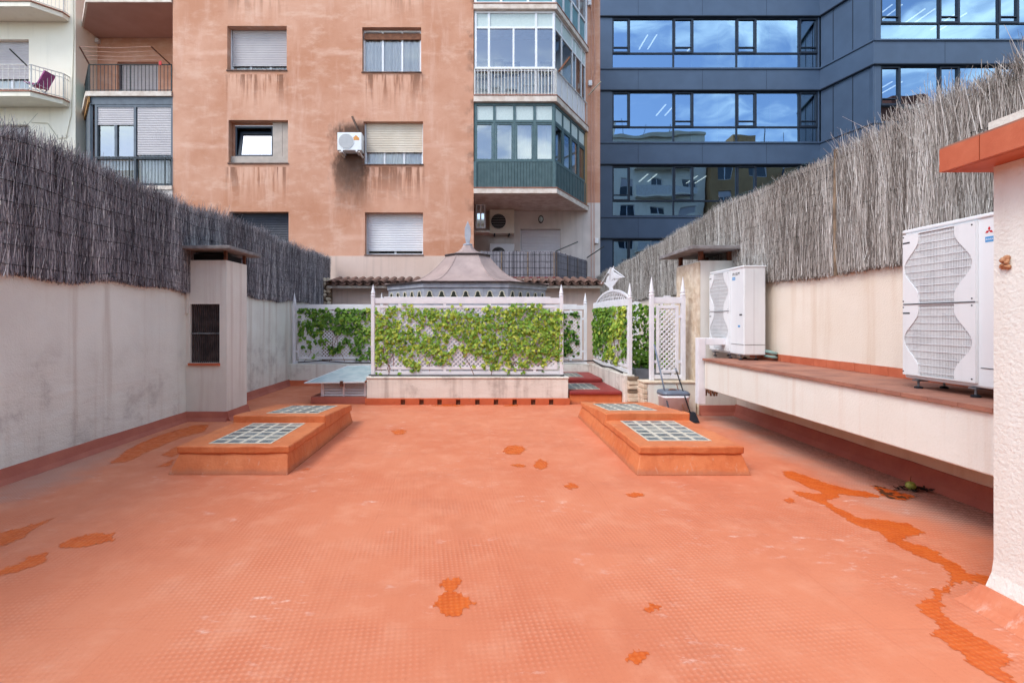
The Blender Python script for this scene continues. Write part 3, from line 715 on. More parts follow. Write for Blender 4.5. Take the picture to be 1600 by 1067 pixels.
# ------------------------------------------------------------------ air conditioners
def ac_two_fan(face_x, y0, z0, label, script):
    """Tall two-fan outdoor unit whose front looks towards -X; v runs from the far side (0) to the near side (W)."""
    W, H, D = 1.05, 1.35, 0.33
    t = thing('air_conditioner', label, 'air conditioner', (face_x + D / 2, y0 + W / 2, z0 - 0.07), 'tall two fan air conditioning units on the ledge')
    yy = lambda v: y0 + W - v
    g = MB(); g.box(face_x, face_x + D, y0, y0 + W, z0, z0 + H - 0.02); g.build('casing', 'white_metal', t, bevel=0.018)
    MB().box(face_x - 0.012, face_x + D + 0.008, y0 - 0.008, y0 + W + 0.008, z0 + H - 0.03, z0 + H).build('lid', 'white_metal', t, bevel=0.008)
    pw = 0.66
    for k in range(2):
        a0 = z0 + 0.045 + k * 0.635; a1 = a0 + 0.615; zc = (a0 + a1) / 2
        MB().box(face_x - 0.0145, face_x - 0.001, yy(0.03), yy(pw - 0.02), a0 + 0.01, a1 - 0.01).build('fan_shroud', 'grille_back', t)
        fan = MB()
        for q in range(3):
            t0 = q * 2.094 + k
            pts = [(face_x - 0.0160 - 0.0003 * (q % 2), yy(0.34) + r * math.cos(t0 + w), zc + r * math.sin(t0 + w)) for r, w in ((0.05, 0), (0.24, -0.35), (0.26, 0.1), (0.22, 0.5), (0.05, 0.6))]
            fan.prism(pts, (0.0012, 0, 0))
        fan.build('fan', 'steel_soft', t)
        # hourglass cut-out: white side plates with curved inner edges
        edge = []
        N = 22
        for i in range(N + 1):
            s = i / N; zz = a0 + (a1 - a0) * s
            h = 0.5 - 0.5 * math.cos(2 * math.pi * min(max((s - 0.08) / 0.84, 0), 1))
            edge.append((zz, 0.145 * (1 - h) ** 1.0 + 0.012))
        for side in (0, 1):
            pts = [((0.012 + e) if side == 0 else (pw - 0.012 - e), zz) for zz, e in edge]
            out = 0.012 if side == 0 else pw
            g = MB()
            for i in range(N):
                q = [(out, pts[i][1]), pts[i], pts[i + 1], (out, pts[i + 1][1])]
                g.prism([(face_x - 0.026, yy(v), z) for v, z in q], (0.0245, 0, 0))
            g.build('fan_guard_plate', 'white_metal', t)
        MB().box(face_x - 0.026, face_x - 0.0015, yy(0.012), yy(pw), a1 + 0.0005, a1 + 0.008).build('guard_frame', 'white_metal', t)
        MB().box(face_x - 0.026, face_x - 0.0015, yy(0.012), yy(pw), a0 - 0.009, a0 - 0.0005).build('guard_frame', 'white_metal', t)
        w = MB(); nv = 46
        for i in range(nv):
            v = 0.02 + (pw - 0.04) * (i + 0.5) / nv
            w.box(face_x - 0.0195, face_x - 0.017, yy(v) - 0.0016, yy(v) + 0.0016, a0, a1)
        for i in range(10):
            zz = a0 + (a1 - a0) * (i + 0.5) / 10; w.box(face_x - 0.0225, face_x - 0.0197, yy(0.02), yy(pw - 0.02), zz - 0.0025, zz + 0.0025)
        stuff(w.build('grille_wires', 'white_metal', t, recalc=False))
        MB().box(face_x - 0.0275, face_x - 0.0262, yy(0.015), yy(0.085), a1 - 0.075, a1 - 0.062).build('handle_slot', 'ink', t)
        for v, zz in ((0.02, a0 + 0.02), (0.02, a1 - 0.015), (pw - 0.025, a0 + 0.02), (pw - 0.025, a1 - 0.015)):
            MB().lathe((face_x - 0.0262, yy(v), zz), [(0.006, 0), (0.006, -0.003)], 8, 'x').build('screw', 'ink', t)
    MB().box(face_x - 0.030, face_x - 0.0265, yy(0.02), yy(pw), z0 + 0.668, z0 + 0.676).build('guard_joint', 'ink', t)
    MB().box(face_x - 0.004, face_x - 0.0004, yy(pw + 0.02), yy(W - 0.005), z0 + 0.155, z0 + 0.160).build('panel_joint', 'ink', t)
    MB().box(face_x + 0.01, face_x + D - 0.01, y0 - 0.0030, y0 - 0.0004, z0 + 0.155, z0 + 0.160).build('panel_joint', 'ink', t)
    MB().box(face_x + D * 0.45, face_x + D * 0.45 + 0.004, y0 - 0.0030, y0 - 0.0004, z0 + 0.02, z0 + H - 0.05).build('panel_joint', 'shutter_grey', t)
    MB().box(face_x - 0.004, face_x - 0.0004, yy(W - 0.12), yy(W - 0.05), z0 + 0.60, z0 + 0.62).build('handle_slot', 'ink', t)
    for v in (0.12, 0.62, W - 0.12):
        for dx in (0.05, D - 0.05):
            f = MB(); f.box(face_x + dx - 0.06, face_x + dx + 0.03, yy(v) - 0.03, yy(v) + 0.03, z0 - 0.014, z0 - 0.001)
            f.lathe((face_x + dx - 0.03, yy(v), z0 - 0.06), [(0.009, 0), (0.009, 0.047)], 8)
            f.build('foot', 'steel', t); MB().lathe((face_x + dx - 0.03, yy(v), z0 - 0.079), [(0.032, 0), (0.032, 0.012), (0.02, 0.02)], 10).build('rubber_pad', 'black_plastic', t)
    xd, yd = (0, -1, 0), (0, 0, 1)
    lx = face_x - 0.0012; ly = yy(pw + 0.055); lz = z0 + H
    if script:
        text_mesh('brand_lettering', 'Mr.SLIM', 0.062, (lx, ly, lz - 0.13), xd, yd, 'ink', t, shear=0.35)
        MB().box(lx - 0.0003, lx + 0.001, ly - 0.09, ly, lz - 0.20, lz - 0.155).build('blue_label', 'label_blue', t)
        text_mesh('label_lettering', 'INVERTER', 0.018, (lx - 0.0006, ly - 0.006, lz - 0.184), xd, yd, 'white_plastic', t, 0.0004)
        MB().box(lx - 0.0003, lx + 0.001, ly - 0.23, ly - 0.17, lz - 0.93, lz - 0.90).build('blue_label', 'label_blue', t)
    else:
        cy, cz, s = ly - 0.025, lz - 0.135, 0.032
        for q in range(3):
            a = math.pi / 2 + q * 2.094; d = Vector((0, -math.cos(a), math.sin(a))); n = Vector((0, -math.cos(a + math.pi / 2), math.sin(a + math.pi / 2)))
            o = Vector((lx - 0.0008, cy, cz))
            MB().prism([o, o + d * s * 0.5 + n * s * 0.29, o + d * s, o + d * s * 0.5 - n * s * 0.29], (0.0016, 0, 0)).build('logo_diamond', 'logo_red', t)
        text_mesh('brand_lettering', 'MITSUBISHI', 0.026, (lx, ly - 0.07, lz - 0.128), xd, yd, 'ink', t)
        text_mesh('brand_lettering', 'ELECTRIC', 0.026, (lx, ly - 0.07, lz - 0.156), xd, yd, 'ink', t)
        MB().box(lx - 0.0003, lx + 0.001, ly - 0.098, ly + 0.004, lz - 0.222, lz - 0.180).build('blue_label', 'label_blue', t)
        text_mesh('label_lettering', 'INVERTER', 0.0205, (lx - 0.0006, ly - 0.0, lz - 0.209), xd, yd, 'white_plastic', t, 0.0004)
    return t
simple('steel_soft', (180, 181, 184), (170, 171, 175), 4, 0.5)
ac_two_fan(3.90, 3.39, 1.12, 'tall white two fan air conditioner with red diamond logo beside the stucco wall end', False)
ac_two_fan(3.965, 7.26, 1.12, 'tall white two fan air conditioner in front of the stone sided chimney', True)
g = MB(); g.tube([(4.30, 7.32, 1.18), (4.33, 7.2, 1.17), (4.38, 7.17, 1.15), (4.43, 7.24, 1.15)], 0.026, 8); g.tube([(4.30, 7.3, 1.11), (4.35, 7.17, 1.10), (4.40, 7.18, 1.09), (4.44, 7.3, 1.09)], 0.022, 8)
tag(g.build('refrigerant_pipe', 'green_cloth', smooth=True), 'pale green insulated pipes behind the farther air conditioner', 'pipe')

# ------------------------------------------------------------------ glass block skylights on the terrace
def skylight(label, body_b, lip, z_lip0, z_lip1, step_y, rear_y, z_step, z_rear, grids, group):
    """body_b: base x0,x1,y0; lip: x0,x1,y0."""
    x0, x1, y0 = lip; bx0, bx1, by0 = body_b
    t = thing('skylight', label, 'skylight', ((x0 + x1) / 2, (y0 + rear_y) / 2, 0), group)
    ins = 0.025
    g = MB(); g.hexa([(bx0, by0, 0), (bx1, by0, 0), (bx1, rear_y + 0.05, 0), (bx0, rear_y + 0.05, 0),
                      (x0 + ins, y0 + ins, z_lip0 + 0.01), (x1 - ins, y0 + ins, z_lip0 + 0.01), (x1 - ins, rear_y - ins, z_lip0 + 0.01), (x0 + ins, rear_y - ins, z_lip0 + 0.01)])
    g.build('upstand', 'orange_paint', t, bevel=0.008)
    def wob(xa, xb, ya, yb, za0, za1, zb0, zb1, name):
        # rounded slab with hand-made, wavy edges
        bm = bmesh.new(); nx, ny = 10, 12
        def top(i, j, lo):
            u, v = i / nx, j / ny; xx = xa + (xb - xa) * u; y_ = ya + (yb - ya) * v
            z = (za0 + (zb0 - za0) * v) if lo else (za1 + (zb1 - za1) * v)
            if i in (0, nx): xx += mnoise.noise(Vector((y_ * 4, xa, lo * 3))) * 0.014
            if j in (0, ny): y_ += mnoise.noise(Vector((xx * 4, ya, lo * 3 + 1))) * 0.014
            if i in (0, nx) or j in (0, ny): z += mnoise.noise(Vector((xx * 5, y_ * 5, lo * 7))) * 0.012
            return bm.verts.new((xx, y_, z))
        T = [[top(i, j, 0) for j in range(ny + 1)] for i in range(nx + 1)]; B = [[top(i, j, 1) for j in range(ny + 1)] for i in range(nx + 1)]
        for i in range(nx):
            for j in range(ny):
                bm.faces.new((T[i][j], T[i + 1][j], T[i + 1][j + 1], T[i][j + 1])); bm.faces.new((B[i][j], B[i][j + 1], B[i + 1][j + 1], B[i + 1][j]))
        for i in range(nx):
            bm.faces.new((B[i][0], B[i + 1][0], T[i + 1][0], T[i][0])); bm.faces.new((T[i][ny], T[i + 1][ny], B[i + 1][ny], B[i][ny]))
        for j in range(ny):
            bm.faces.new((T[0][j], T[0][j + 1], B[0][j + 1], B[0][j])); bm.faces.new((B[nx][j], B[nx][j + 1], T[nx][j + 1], T[nx][j]))
        bmesh.ops.recalc_face_normals(bm, faces=bm.faces)
        o = Vector(ROOT[t.name])
        for v in bm.verts: v.co -= o
        me = bpy.data.meshes.new(name); bm.to_mesh(me); bm.free(); me.materials.append(MATS['orange_paint'])
        ob = bpy.data.objects.new(name, me); COL.objects.link(ob); ob.parent = t; ROOT[ob.name] = tuple(o)
        bv = ob.modifiers.new('bevel', 'BEVEL'); bv.width = 0.018; bv.segments = 3; bv.limit_method = 'ANGLE'; bv.angle_limit = R(50)
        return ob
    lo = wob(x0, x1, y0, step_y + 0.3, z_lip0, z_lip1, z_lip0, z_lip1, 'front_slab')
    hi = wob(x0 - 0.004, x1 + 0.004, step_y, rear_y, z_lip0 - 0.004, z_step, z_lip0 - 0.004, z_rear, 'rear_slab')
    for slab_o, zf, (gx0, gx1, gy0, gy1, nx, ny) in ((lo, lambda y: z_lip1, grids[0]), (hi, lambda y: z_step + (z_rear - z_step) * (y - step_y) / (rear_y - step_y), grids[1])):
        sl = (zf(gy1) - zf(gy0)) / (gy1 - gy0)
        gp = MB(); gp.hexa([(gx0, gy0, zf(gy0) - 0.02), (gx1, gy0, zf(gy0) - 0.02), (gx1, gy1, zf(gy1) - 0.02), (gx0, gy1, zf(gy1) - 0.02),
                            (gx0, gy0, zf(gy0) + 0.004), (gx1, gy0, zf(gy0) + 0.004), (gx1, gy1, zf(gy1) + 0.004), (gx0, gy1, zf(gy1) + 0.004)])
        gp.build('grout_bed', 'grout', slab_o)
        dx, dy = (gx1 - gx0) / nx, (gy1 - gy0) / ny
        for i in range(nx):
            for j in range(ny):
                yc = gy0 + (j + 0.5) * dy
                unit_box('glass_block', 'glass_block', slab_o, (gx0 + (i + 0.5) * dx, yc, zf(yc) + 0.001), (dx * 0.74, 0, 0), (0, dy * 0.68, sl * dy * 0.68), (0, 0, 0.009))
    return t
GRP = 'orange painted glass block skylights on the terrace floor'
skylight('orange stepped glass block skylight near the chimney with the barred grille', (-3.33, -2.05, 5.15), (-3.28, -2.06, 5.22), 0.205, 0.29, 6.42, 7.75, 0.385, 0.30,
         [(-2.99, -2.30, 5.32, 6.37, 4, 6), (-2.93, -2.22, 6.62, 7.55, 4, 5)], GRP)
skylight('orange stepped glass block skylight in front of the white bucket', (1.665, 2.885, 5.13), (1.71, 2.85, 5.2), 0.205, 0.29, 6.56, 8.2, 0.39, 0.26,
         [(1.89, 2.61, 5.44, 6.52, 4, 6), (1.83, 2.52, 6.85, 7.85, 4, 5)], GRP)

# ------------------------------------------------------------------ low walls that carry the trellises
pp = thing('parapet_wall', 'low cream parapet under the widest ivy covered trellis', 'wall', (-0.25, 9.6, 0))
MB().box(-2.22, 1.73, 9.46, 9.78, 0, 0.50).build('plaster_body', 'parapet_plaster', pp, bevel=0.015)
MB().box(-2.235, 1.745, 9.445, 9.80, 0.501, 0.535).build('coping', 'parapet_plaster', pp, bevel=0.012)
holes = [630, 659, 687, 716, 746, 775, 804, 833, 861]
edges = [-2.24] + sum([[X(h - 3.4, 9.44), X(h + 3.4, 9.44)] for h in holes], []) + [1.75]
for i in range(0, len(edges), 2): MB().box(edges[i], edges[i + 1], 9.40, 9.459, 0.0, 0.125).build('skirting', 'skirt_orange', pp, bevel=0.006)
for i in range(1, len(edges) - 1, 2):
    MB().box(edges[i] + 0.001, edges[i + 1] - 0.001, 9.445, 9.4585, 0.0, 0.10).build('weep_hole', 'rusty', pp)
    MB().box(edges[i], edges[i + 1], 9.41, 9.459, 0.1005, 0.125).build('skirting', 'skirt_orange', pp)
lw = thing('parapet_wall', 'long low grey stained wall carrying the rear trellises', 'wall', (-1, 12.3, 0))
MB().box(WL + 0.001, 2.76, 12.2, 12.46, 0, 0.54).build('plaster_body', 'plaster_grey', lw, bevel=0.015)
cant(lw, (WL + 0.02, 12.2), (2.7, 12.2), (0, -1), mat='skirt_orange', h=0.13)
sw = thing('parapet_wall', 'low cream side wall under the trellis with the ship crest', 'wall', (2.86, 10.8, 0))
MB().hexa([(2.80, 9.36, 0), (3.0, 9.36, 0), (2.96, 12.19, 0), (2.74, 12.19, 0), (2.80, 9.36, 0.585), (3.0, 9.36, 0.585), (2.96, 12.19, 0.56), (2.74, 12.19, 0.56)]).build('plaster_body', 'parapet_plaster', sw, bevel=0.015)
for k in range(7):
    h0 = 0.0 + k * 0.081
    MB().hexa([(2.85 + random.uniform(0, .012), 9.27 + random.uniform(-.012, .012), h0), (3.06 + random.uniform(-.012, .012), 9.27, h0), (3.05, 9.355, h0), (2.85, 9.355, h0),
               (2.85, 9.275 + random.uniform(-.012, .012), h0 + 0.077), (3.06, 9.275, h0 + 0.077), (3.05, 9.355, h0 + 0.077), (2.85, 9.355, h0 + 0.077)]).build('stone', 'stone' if k % 3 else 'stone_dark', sw, bevel=0.01)
gw = thing('parapet_wall', 'short low wall under the narrow trellis behind the bucket', 'wall', (3.3, 8.6, 0))
MB().box(2.93, 3.785, 8.46, 8.74, 0, 0.54).build('plaster_body', 'plaster_beam', gw, bevel=0.01)
MB().box(2.85, 3.787, 8.44, 8.76, 0.541, 0.578).build('coping', 'stone', gw, bevel=0.012)
for k in range(6):
    MB().box(2.845 + random.uniform(0, .012), 2.928, 8.445 + random.uniform(0, .012), 8.75, k * 0.0895, k * 0.0895 + 0.085).build('stone', 'stone', gw, bevel=0.012)

# red painted skylight behind the parapet
rs = thing('skylight', 'dark red painted glass block skylight between the parapets', 'skylight', (2.27, 10.8, 0))
MB().box(1.76, 2.79, 9.5, 12.19, 0, 0.185).build('upstand', 'orange_paint', rs, bevel=0.01)
a_ = MB().box(1.755, 2.785, 9.46, 11.1, 0.187, 0.257).build('front_slab', 'red_paint', rs, bevel=0.02)
b_ = MB().box(1.755, 2.745, 10.84, 12.19, 0.259, 0.345).build('rear_slab', 'red_paint', rs, bevel=0.02)
for so, z_, (gx0, gx1, gy0, gy1) in ((a_, 0.257, (1.80, 2.42, 9.72, 10.62)), (b_, 0.345, (1.80, 2.38, 11.1, 11.9))):
    MB().box(gx0, gx1, gy0, gy1, z_ + 0.0005, z_ + 0.004).build('grout_bed', 'grout', so)
    for i in range(4):
        for j in range(5):
            dx, dy = (gx1 - gx0) / 4, (gy1 - gy0) / 5
            unit_box('glass_block', 'glass_block', so, (gx0 + (i + .5) * dx, gy0 + (j + .5) * dy, z_ + 0.002), (dx * .84, 0, 0), (0, dy * .82, 0), (0, 0, 0.012))

# louvred skylight with a hipped glass lid
ls = thing('skylight', 'white louvred roof light with sloping glass lid beside the parapet', 'skylight', (-2.7, 10.4, 0))
MB().box(-3.33, -2.24, 9.5, 11.6, 0, 0.14).build('plinth', 'skirt_paint', ls, bevel=0.012)
fy = 9.56
for (a, b) in ((-3.15, -3.09), (-2.72, -2.68), (-2.30, -2.25)): MB().box(a, b, fy, fy + 0.05, 0.141, 0.41).build('louvre_stile', 'white_paint', ls, bevel=0.004)
MB().box(-3.15, -3.09, 9.612, 11.5, 0.141, 0.41).build('side_panel', 'white_paint', ls)
for (a, b) in ((-3.088, -2.722), (-2.678, -2.302)):
    for k in range(5):
        zc = 0.17 + k * 0.052
        MB().hexa([(a, fy + 0.004, zc - 0.018), (b, fy + 0.004, zc - 0.018), (b, fy + 0.012, zc - 0.022), (a, fy + 0.012, zc - 0.022), (a, fy + 0.045, zc + 0.022), (b, fy + 0.045, zc + 0.022), (b, fy + 0.053, zc + 0.018), (a, fy + 0.053, zc + 0.018)]).build('louvre_slat', 'white_paint', ls)
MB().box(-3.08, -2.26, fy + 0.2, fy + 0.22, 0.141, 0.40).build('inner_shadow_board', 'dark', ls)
e = [(-3.42, 9.42, 0.415), (-2.255, 9.42, 0.43), (-2.255, 11.7, 0.43), (-3.42, 11.7, 0.415)]; r0, r1 = (-2.88, 10.55, 0.64), (-2.255, 10.55, 0.65)
def pane(p, name):
    p = [Vector(q) for q in p]; n = (p[1] - p[0]).cross(p[2] - p[0]).normalized()
    if n.z < 0: n = -n
    MB().prism([q for q in p], n * 0.012).build(name, 'lid_glass', ls)
pane([e[0], e[1], r1, r0], 'lid_pane'); pane([e[3], e[0], r0], 'lid_pane'); pane([e[2], e[3], r0, r1], 'lid_pane')
for a, b in ((e[0], e[1]), (e[3], e[0]), (e[0], r0), (e[3], r0), (r0, r1)):
    MB().bar(Vector(a) + Vector((0, 0, .008)), Vector(b) + Vector((0, 0, .008)), 0.022, 0.02).build('lid_frame', 'white_metal', ls)
MB().box(-2.73, -2.67, 9.40, 9.45, 0.36, 0.46).build('latch', 'rusty', ls)

# ------------------------------------------------------------------ trellises
def trellis(F, u0, u1, z0, z1, tips, label, post_u, zp0=None, pitch=0.088, group='white wooden lattice trellises', crest=False):
    t = thing('trellis', label, 'trellis', tuple(F.p((u0 + u1) / 2, z0)), group)
    pw = 0.072
    for u in post_u:
        p = MB().fbox(F, u - pw / 2, u + pw / 2, zp0 if zp0 is not None else z0, z1 + 0.02, -pw / 2, pw / 2).build('post', 'white_paint', t, bevel=0.006)
        c = F.p(u, z1 + 0.02)
        fn = MB(); fn.lathe(c, [(0.036, 0.0), (0.046, 0.012), (0.046, 0.03), (0.030, 0.045), (0.042, 0.065), (0.040, 0.085), (0.004, tips - z1 - 0.02)], 10)
        fn.build('finial', 'white_paint', p)
    a, b = u0 + pw / 2 + 0.001, u1 - pw / 2 - 0.001
    MB().fbox(F, a, b, z1 - 0.115, z1 - 0.004, -0.02, 0.02).build('top_rail', 'white_paint', t, bevel=0.005)
    MB().fbox(F, a + 0.18, b - 0.18, z1 - 0.0035, z1 + 0.018, -0.018, 0.018).build('top_rail_board', 'white_paint', t, bevel=0.005)
    MB().fbox(F, a, b, z0 + 0.005, z0 + 0.075, -0.02, 0.02).build('bottom_rail', 'white_paint', t, bevel=0.005)
    # inner panel frame held off the rails by small blocks
    A, B, C, D = a + 0.045, b - 0.045, z0 + 0.11, z1 - 0.15
    fw = 0.055
    for q in ((A, B, D - fw, D), (A, B, C, C + fw), (A, A + fw, C + fw + .0005, D - fw - .0005), (B - fw, B, C + fw + .0005, D - fw - .0005)):
        MB().fbox(F, *q, -0.019, 0.019).build('panel_frame', 'white_paint', t, bevel=0.004)
    n = max(2, int((B - A) / 0.8))
    for k in range(n):
        u = A + (B - A) * (k + 0.5) / n
        unit_box('spacer_block', 'white_paint', t, F.p(u, D + 0.0175), F.d * 0.05, F.n * 0.03, (0, 0, 0.034)); unit_box('spacer_block', 'white_paint', t, F.p(u, C - 0.0175), F.d * 0.05, F.n * 0.03, (0, 0, 0.034))
    for zz in (C + 0.2, D - 0.2):
        for u in (A - 0.0225, B + 0.0225): unit_box('spacer_block', 'white_paint', t, F.p(u, zz), F.d * 0.044, F.n * 0.03, (0, 0, 0.05))
    A, B, C, D = A + fw * 0.8, B - fw * 0.8, C + fw * 0.8, D - fw * 0.8
    w, h = B - A, D - C
    for s in (1, -1):
        c = -h + pitch / 2 if s == 1 else pitch / 2
        end = w if s == 1 else w + h
        while c < end:
            # line: s=1: u - z = c ; s=-1: u + z = c
            if s == 1: ua, ub = max(0, c), min(w, c + h)
            else: ua, ub = max(0, c - h), min(w, c)
            if ub - ua > 0.03:
                za, zb = (ua - c, ub - c) if s == 1 else (c - ua, c - ub)
                p, q = F.p(A + ua, C + za, 0.005 * s), F.p(A + ub, C + zb, 0.005 * s); d = q - p
                unit_box('lattice_slat', 'white_paint', t, (p + q) / 2, d, d.normalized().cross(F.n) * 0.023, F.n * 0.008)
            c += pitch
    return t
FM = Fr((-3, 9.6), (3, 9.6)); FA = Fr((-5, 12.3), (3, 12.3)); FD = Fr((2.86, 12.26), (2.93, 9.45)); FF = Fr((2, 8.6), (4, 8.6)); FE = Fr((3, 12.75), (5, 12.75))
ux = lambda F, x: x - F.o.x
trellis(FM, ux(FM, X(583, 9.6)), ux(FM, X(877, 9.6)), 0.56, 2.09, 2.35, 'widest white lattice trellis on the cream parapet, half hidden by ivy', [ux(FM, X(583, 9.6)), ux(FM, X(877, 9.6))], 0.536)
trellis(FA, ux(FA, X(460, 12.3)), ux(FA, -2.5), 0.545, 2.03, 2.34, 'white lattice trellis beside the left wall behind the louvred roof light', [ux(FA, X(460, 12.3)), ux(FA, -2.5)], 0.541)
trellis(FA, ux(FA, 1.35), ux(FA, 2.68), 0.545, 2.03, 2.34, 'white lattice trellis at the back of the red skylight', [ux(FA, 1.35), ux(FA, 2.68)], 0.541)
td = trellis(FD, 0.07, FD.L, 0.60, 2.05, 2.38, 'white lattice side trellis topped by an arched crest with a sailing ship', [FD.L], 0.586)
trellis(FF, ux(FF, X(1018, 8.6)), ux(FF, X(1067, 8.6)), 0.60, 2.06, 2.42, 'narrow white lattice trellis standing behind the bucket', [ux(FF, X(1018, 8.6)), ux(FF, X(1067, 8.6))], 0.579)
trellis(FE, ux(FE, 3.96), ux(FE, 4.28), 0.60, 2.12, 2.2, 'narrowest white lattice trellis seen behind the ship crest post', [], 0.6)
# arched crest with the ship
um = FD.L * 0.56; zr = 2.055
arc = []
for k in range(17):
    s = k / 16; u = um - 1.2 + 2.4 * s; arc.append((u, zr + 0.235 * math.sin(math.pi * s) ** 0.7 + 0.03))
g = MB()
for k in range(16):
    (ua, za), (ub, zb) = arc[k], arc[k + 1]; g.prism([FD.p(ua, za - 0.05, 0.016), FD.p(ub, zb - 0.05, 0.016), FD.p(ub, zb, 0.016), FD.p(ua, za, 0.016)], FD.n * -0.032)
g.build('crest_arch', 'white_paint', td)
MB().fbox(FD, 0.12, FD.L - 0.05, 2.046, 2.075, -0.016, 0.016).build('crest_base', 'white_paint', td)
for s in (1, -1):
    for k in range(15):
        u = um - 0.84 + 0.12 * k; zt = zr + 0.235 * math.sin(math.pi * (u - um + 1.2) / 2.4) ** 0.7
        p, q = FD.p(u - 0.08 * s, zr + 0.012, 0.004 * s), FD.p(u + 0.08 * s, zt, 0.004 * s); d = q - p
        unit_box('crest_slat', 'white_paint', td, (p + q) / 2, d, d.normalized().cross(FD.n) * 0.022, FD.n * 0.007)
zs = zr + 0.265
def shp(pts, name, th=0.02): MB().prism([FD.p(um + u * 2.0, zs + z, th / 2) for u, z in pts], FD.n * -th).build(name, 'white_paint', td)
shp([(-0.06, 0), (0.06, 0), (0.05, 0.04), (0.2, 0.14), (0.28, 0.19), (-0.28, 0.19), (-0.2, 0.14), (-0.05, 0.04)], 'ship_hull')
shp([(-0.06, 0.192), (-0.04, 0.34), (-0.13, 0.30), (-0.2, 0.2)], 'ship_sail'); shp([(0.0, 0.192), (0.02, 0.46), (0.09, 0.40), (0.12, 0.24)], 'ship_sail'); shp([(0.14, 0.21), (0.12, 0.36), (0.42, 0.195)], 'ship_sail'); shp([(-0.05, 0.35), (-0.03, 0.45), (-0.12, 0.40)], 'ship_sail')
for a, b in (((-0.40, 0.195), (-0.05, 0.46)), ((0.02, 0.48), (0.46, 0.192)), ((-0.03, 0.19), (-0.03, 0.5)), ((0.09, 0.19), (0.09, 0.5))):
    MB().bar(FD.p(um + a[0] * 2, zs + a[1]), FD.p(um + b[0] * 2, zs + b[1]), 0.014).build('ship_rigging', 'white_paint', td)
# black hose along the foot of the trellises
g = MB(); g.tube([(-2.2, 9.55, 0.56), (-1.4, 9.54, 0.553), (0, 9.545, 0.556), (1.1, 9.54, 0.553), (1.66, 9.55, 0.557)], 0.013, 6)
tag(g.build('irrigation_hose', 'black_hose', smooth=True), 'dark irrigation hose lying along the top of the cream parapet', 'hose')
g = MB(); g.tube([(-4.6, 12.22, 0.58), (-4.0, 12.21, 0.62), (-3.4, 12.21, 0.575), (-2.6, 12.22, 0.565)], 0.015, 6)
tag(g.build('irrigation_hose', 'black_hose', smooth=True), 'dark irrigation hose along the low wall behind the louvred roof light', 'hose')
g = MB(); g.tube([(1.7, 12.2, 0.60), (2.6, 12.18, 0.61), (2.755, 11.8, 0.66), (2.78, 11.0, 0.60), (2.80, 10.3, 0.64), (2.83, 9.6, 0.61)], 0.018, 6)
tag(g.build('irrigation_hose', 'black_hose', smooth=True), 'dark irrigation hose bending along the wall under the ship crest', 'hose')

# ------------------------------------------------------------------ ivy
def leaves(name, pts, nrm, sizes, tones, parent):
    """Lobed leaves as one mesh: 7 vertices, 6 triangles each."""
    N = len(pts)
    tpl = np.array([(0, 0, 0), (0, -0.5, 0.04), (0.5, -0.22, -0.05), (0.32, 0.2, 0.0), (0, 0.62, -0.08), (-0.32, 0.2, 0.0), (-0.5, -0.22, -0.05)])
    V = np.zeros((N, 7, 3))
    n = np.array(nrm); n /= np.linalg.norm(n, axis=1)[:, None]
    up = np.tile(np.array([0, 0, -1.0]), (N, 1)) + rng.normal(0, 0.6, (N, 3))
    y = up - n * np.sum(up * n, 1)[:, None]; y /= np.linalg.norm(y, axis=1)[:, None]; x = np.cross(y, n)
    for k in range(7):
        V[:, k] = np.array(pts) + (x * tpl[k, 0] + y * tpl[k, 1] + n * tpl[k, 2]) * np.array(sizes)[:, None]
    V -= np.array(ROOT[parent.name])
    faces = np.array([(0, 1, 2), (0, 2, 3), (0, 3, 4), (0, 4, 5), (0, 5, 6), (0, 6, 1)])
    F_ = (faces[None] + (np.arange(N) * 7)[:, None, None]).reshape(-1, 3)
    me = bpy.data.meshes.new(name); me.from_pydata(V.reshape(-1, 3).tolist(), [], F_.tolist())
    at = me.attributes.new('tone', 'FLOAT', 'POINT'); at.data.foreach_set('value', np.repeat(np.clip(tones, 0, 1), 7))
    me.materials.append(MATS['leaf']); o = bpy.data.objects.new(name, me); COL.objects.link(o); o.parent = parent; ROOT[o.name] = ROOT[parent.name]
    return stuff(o)
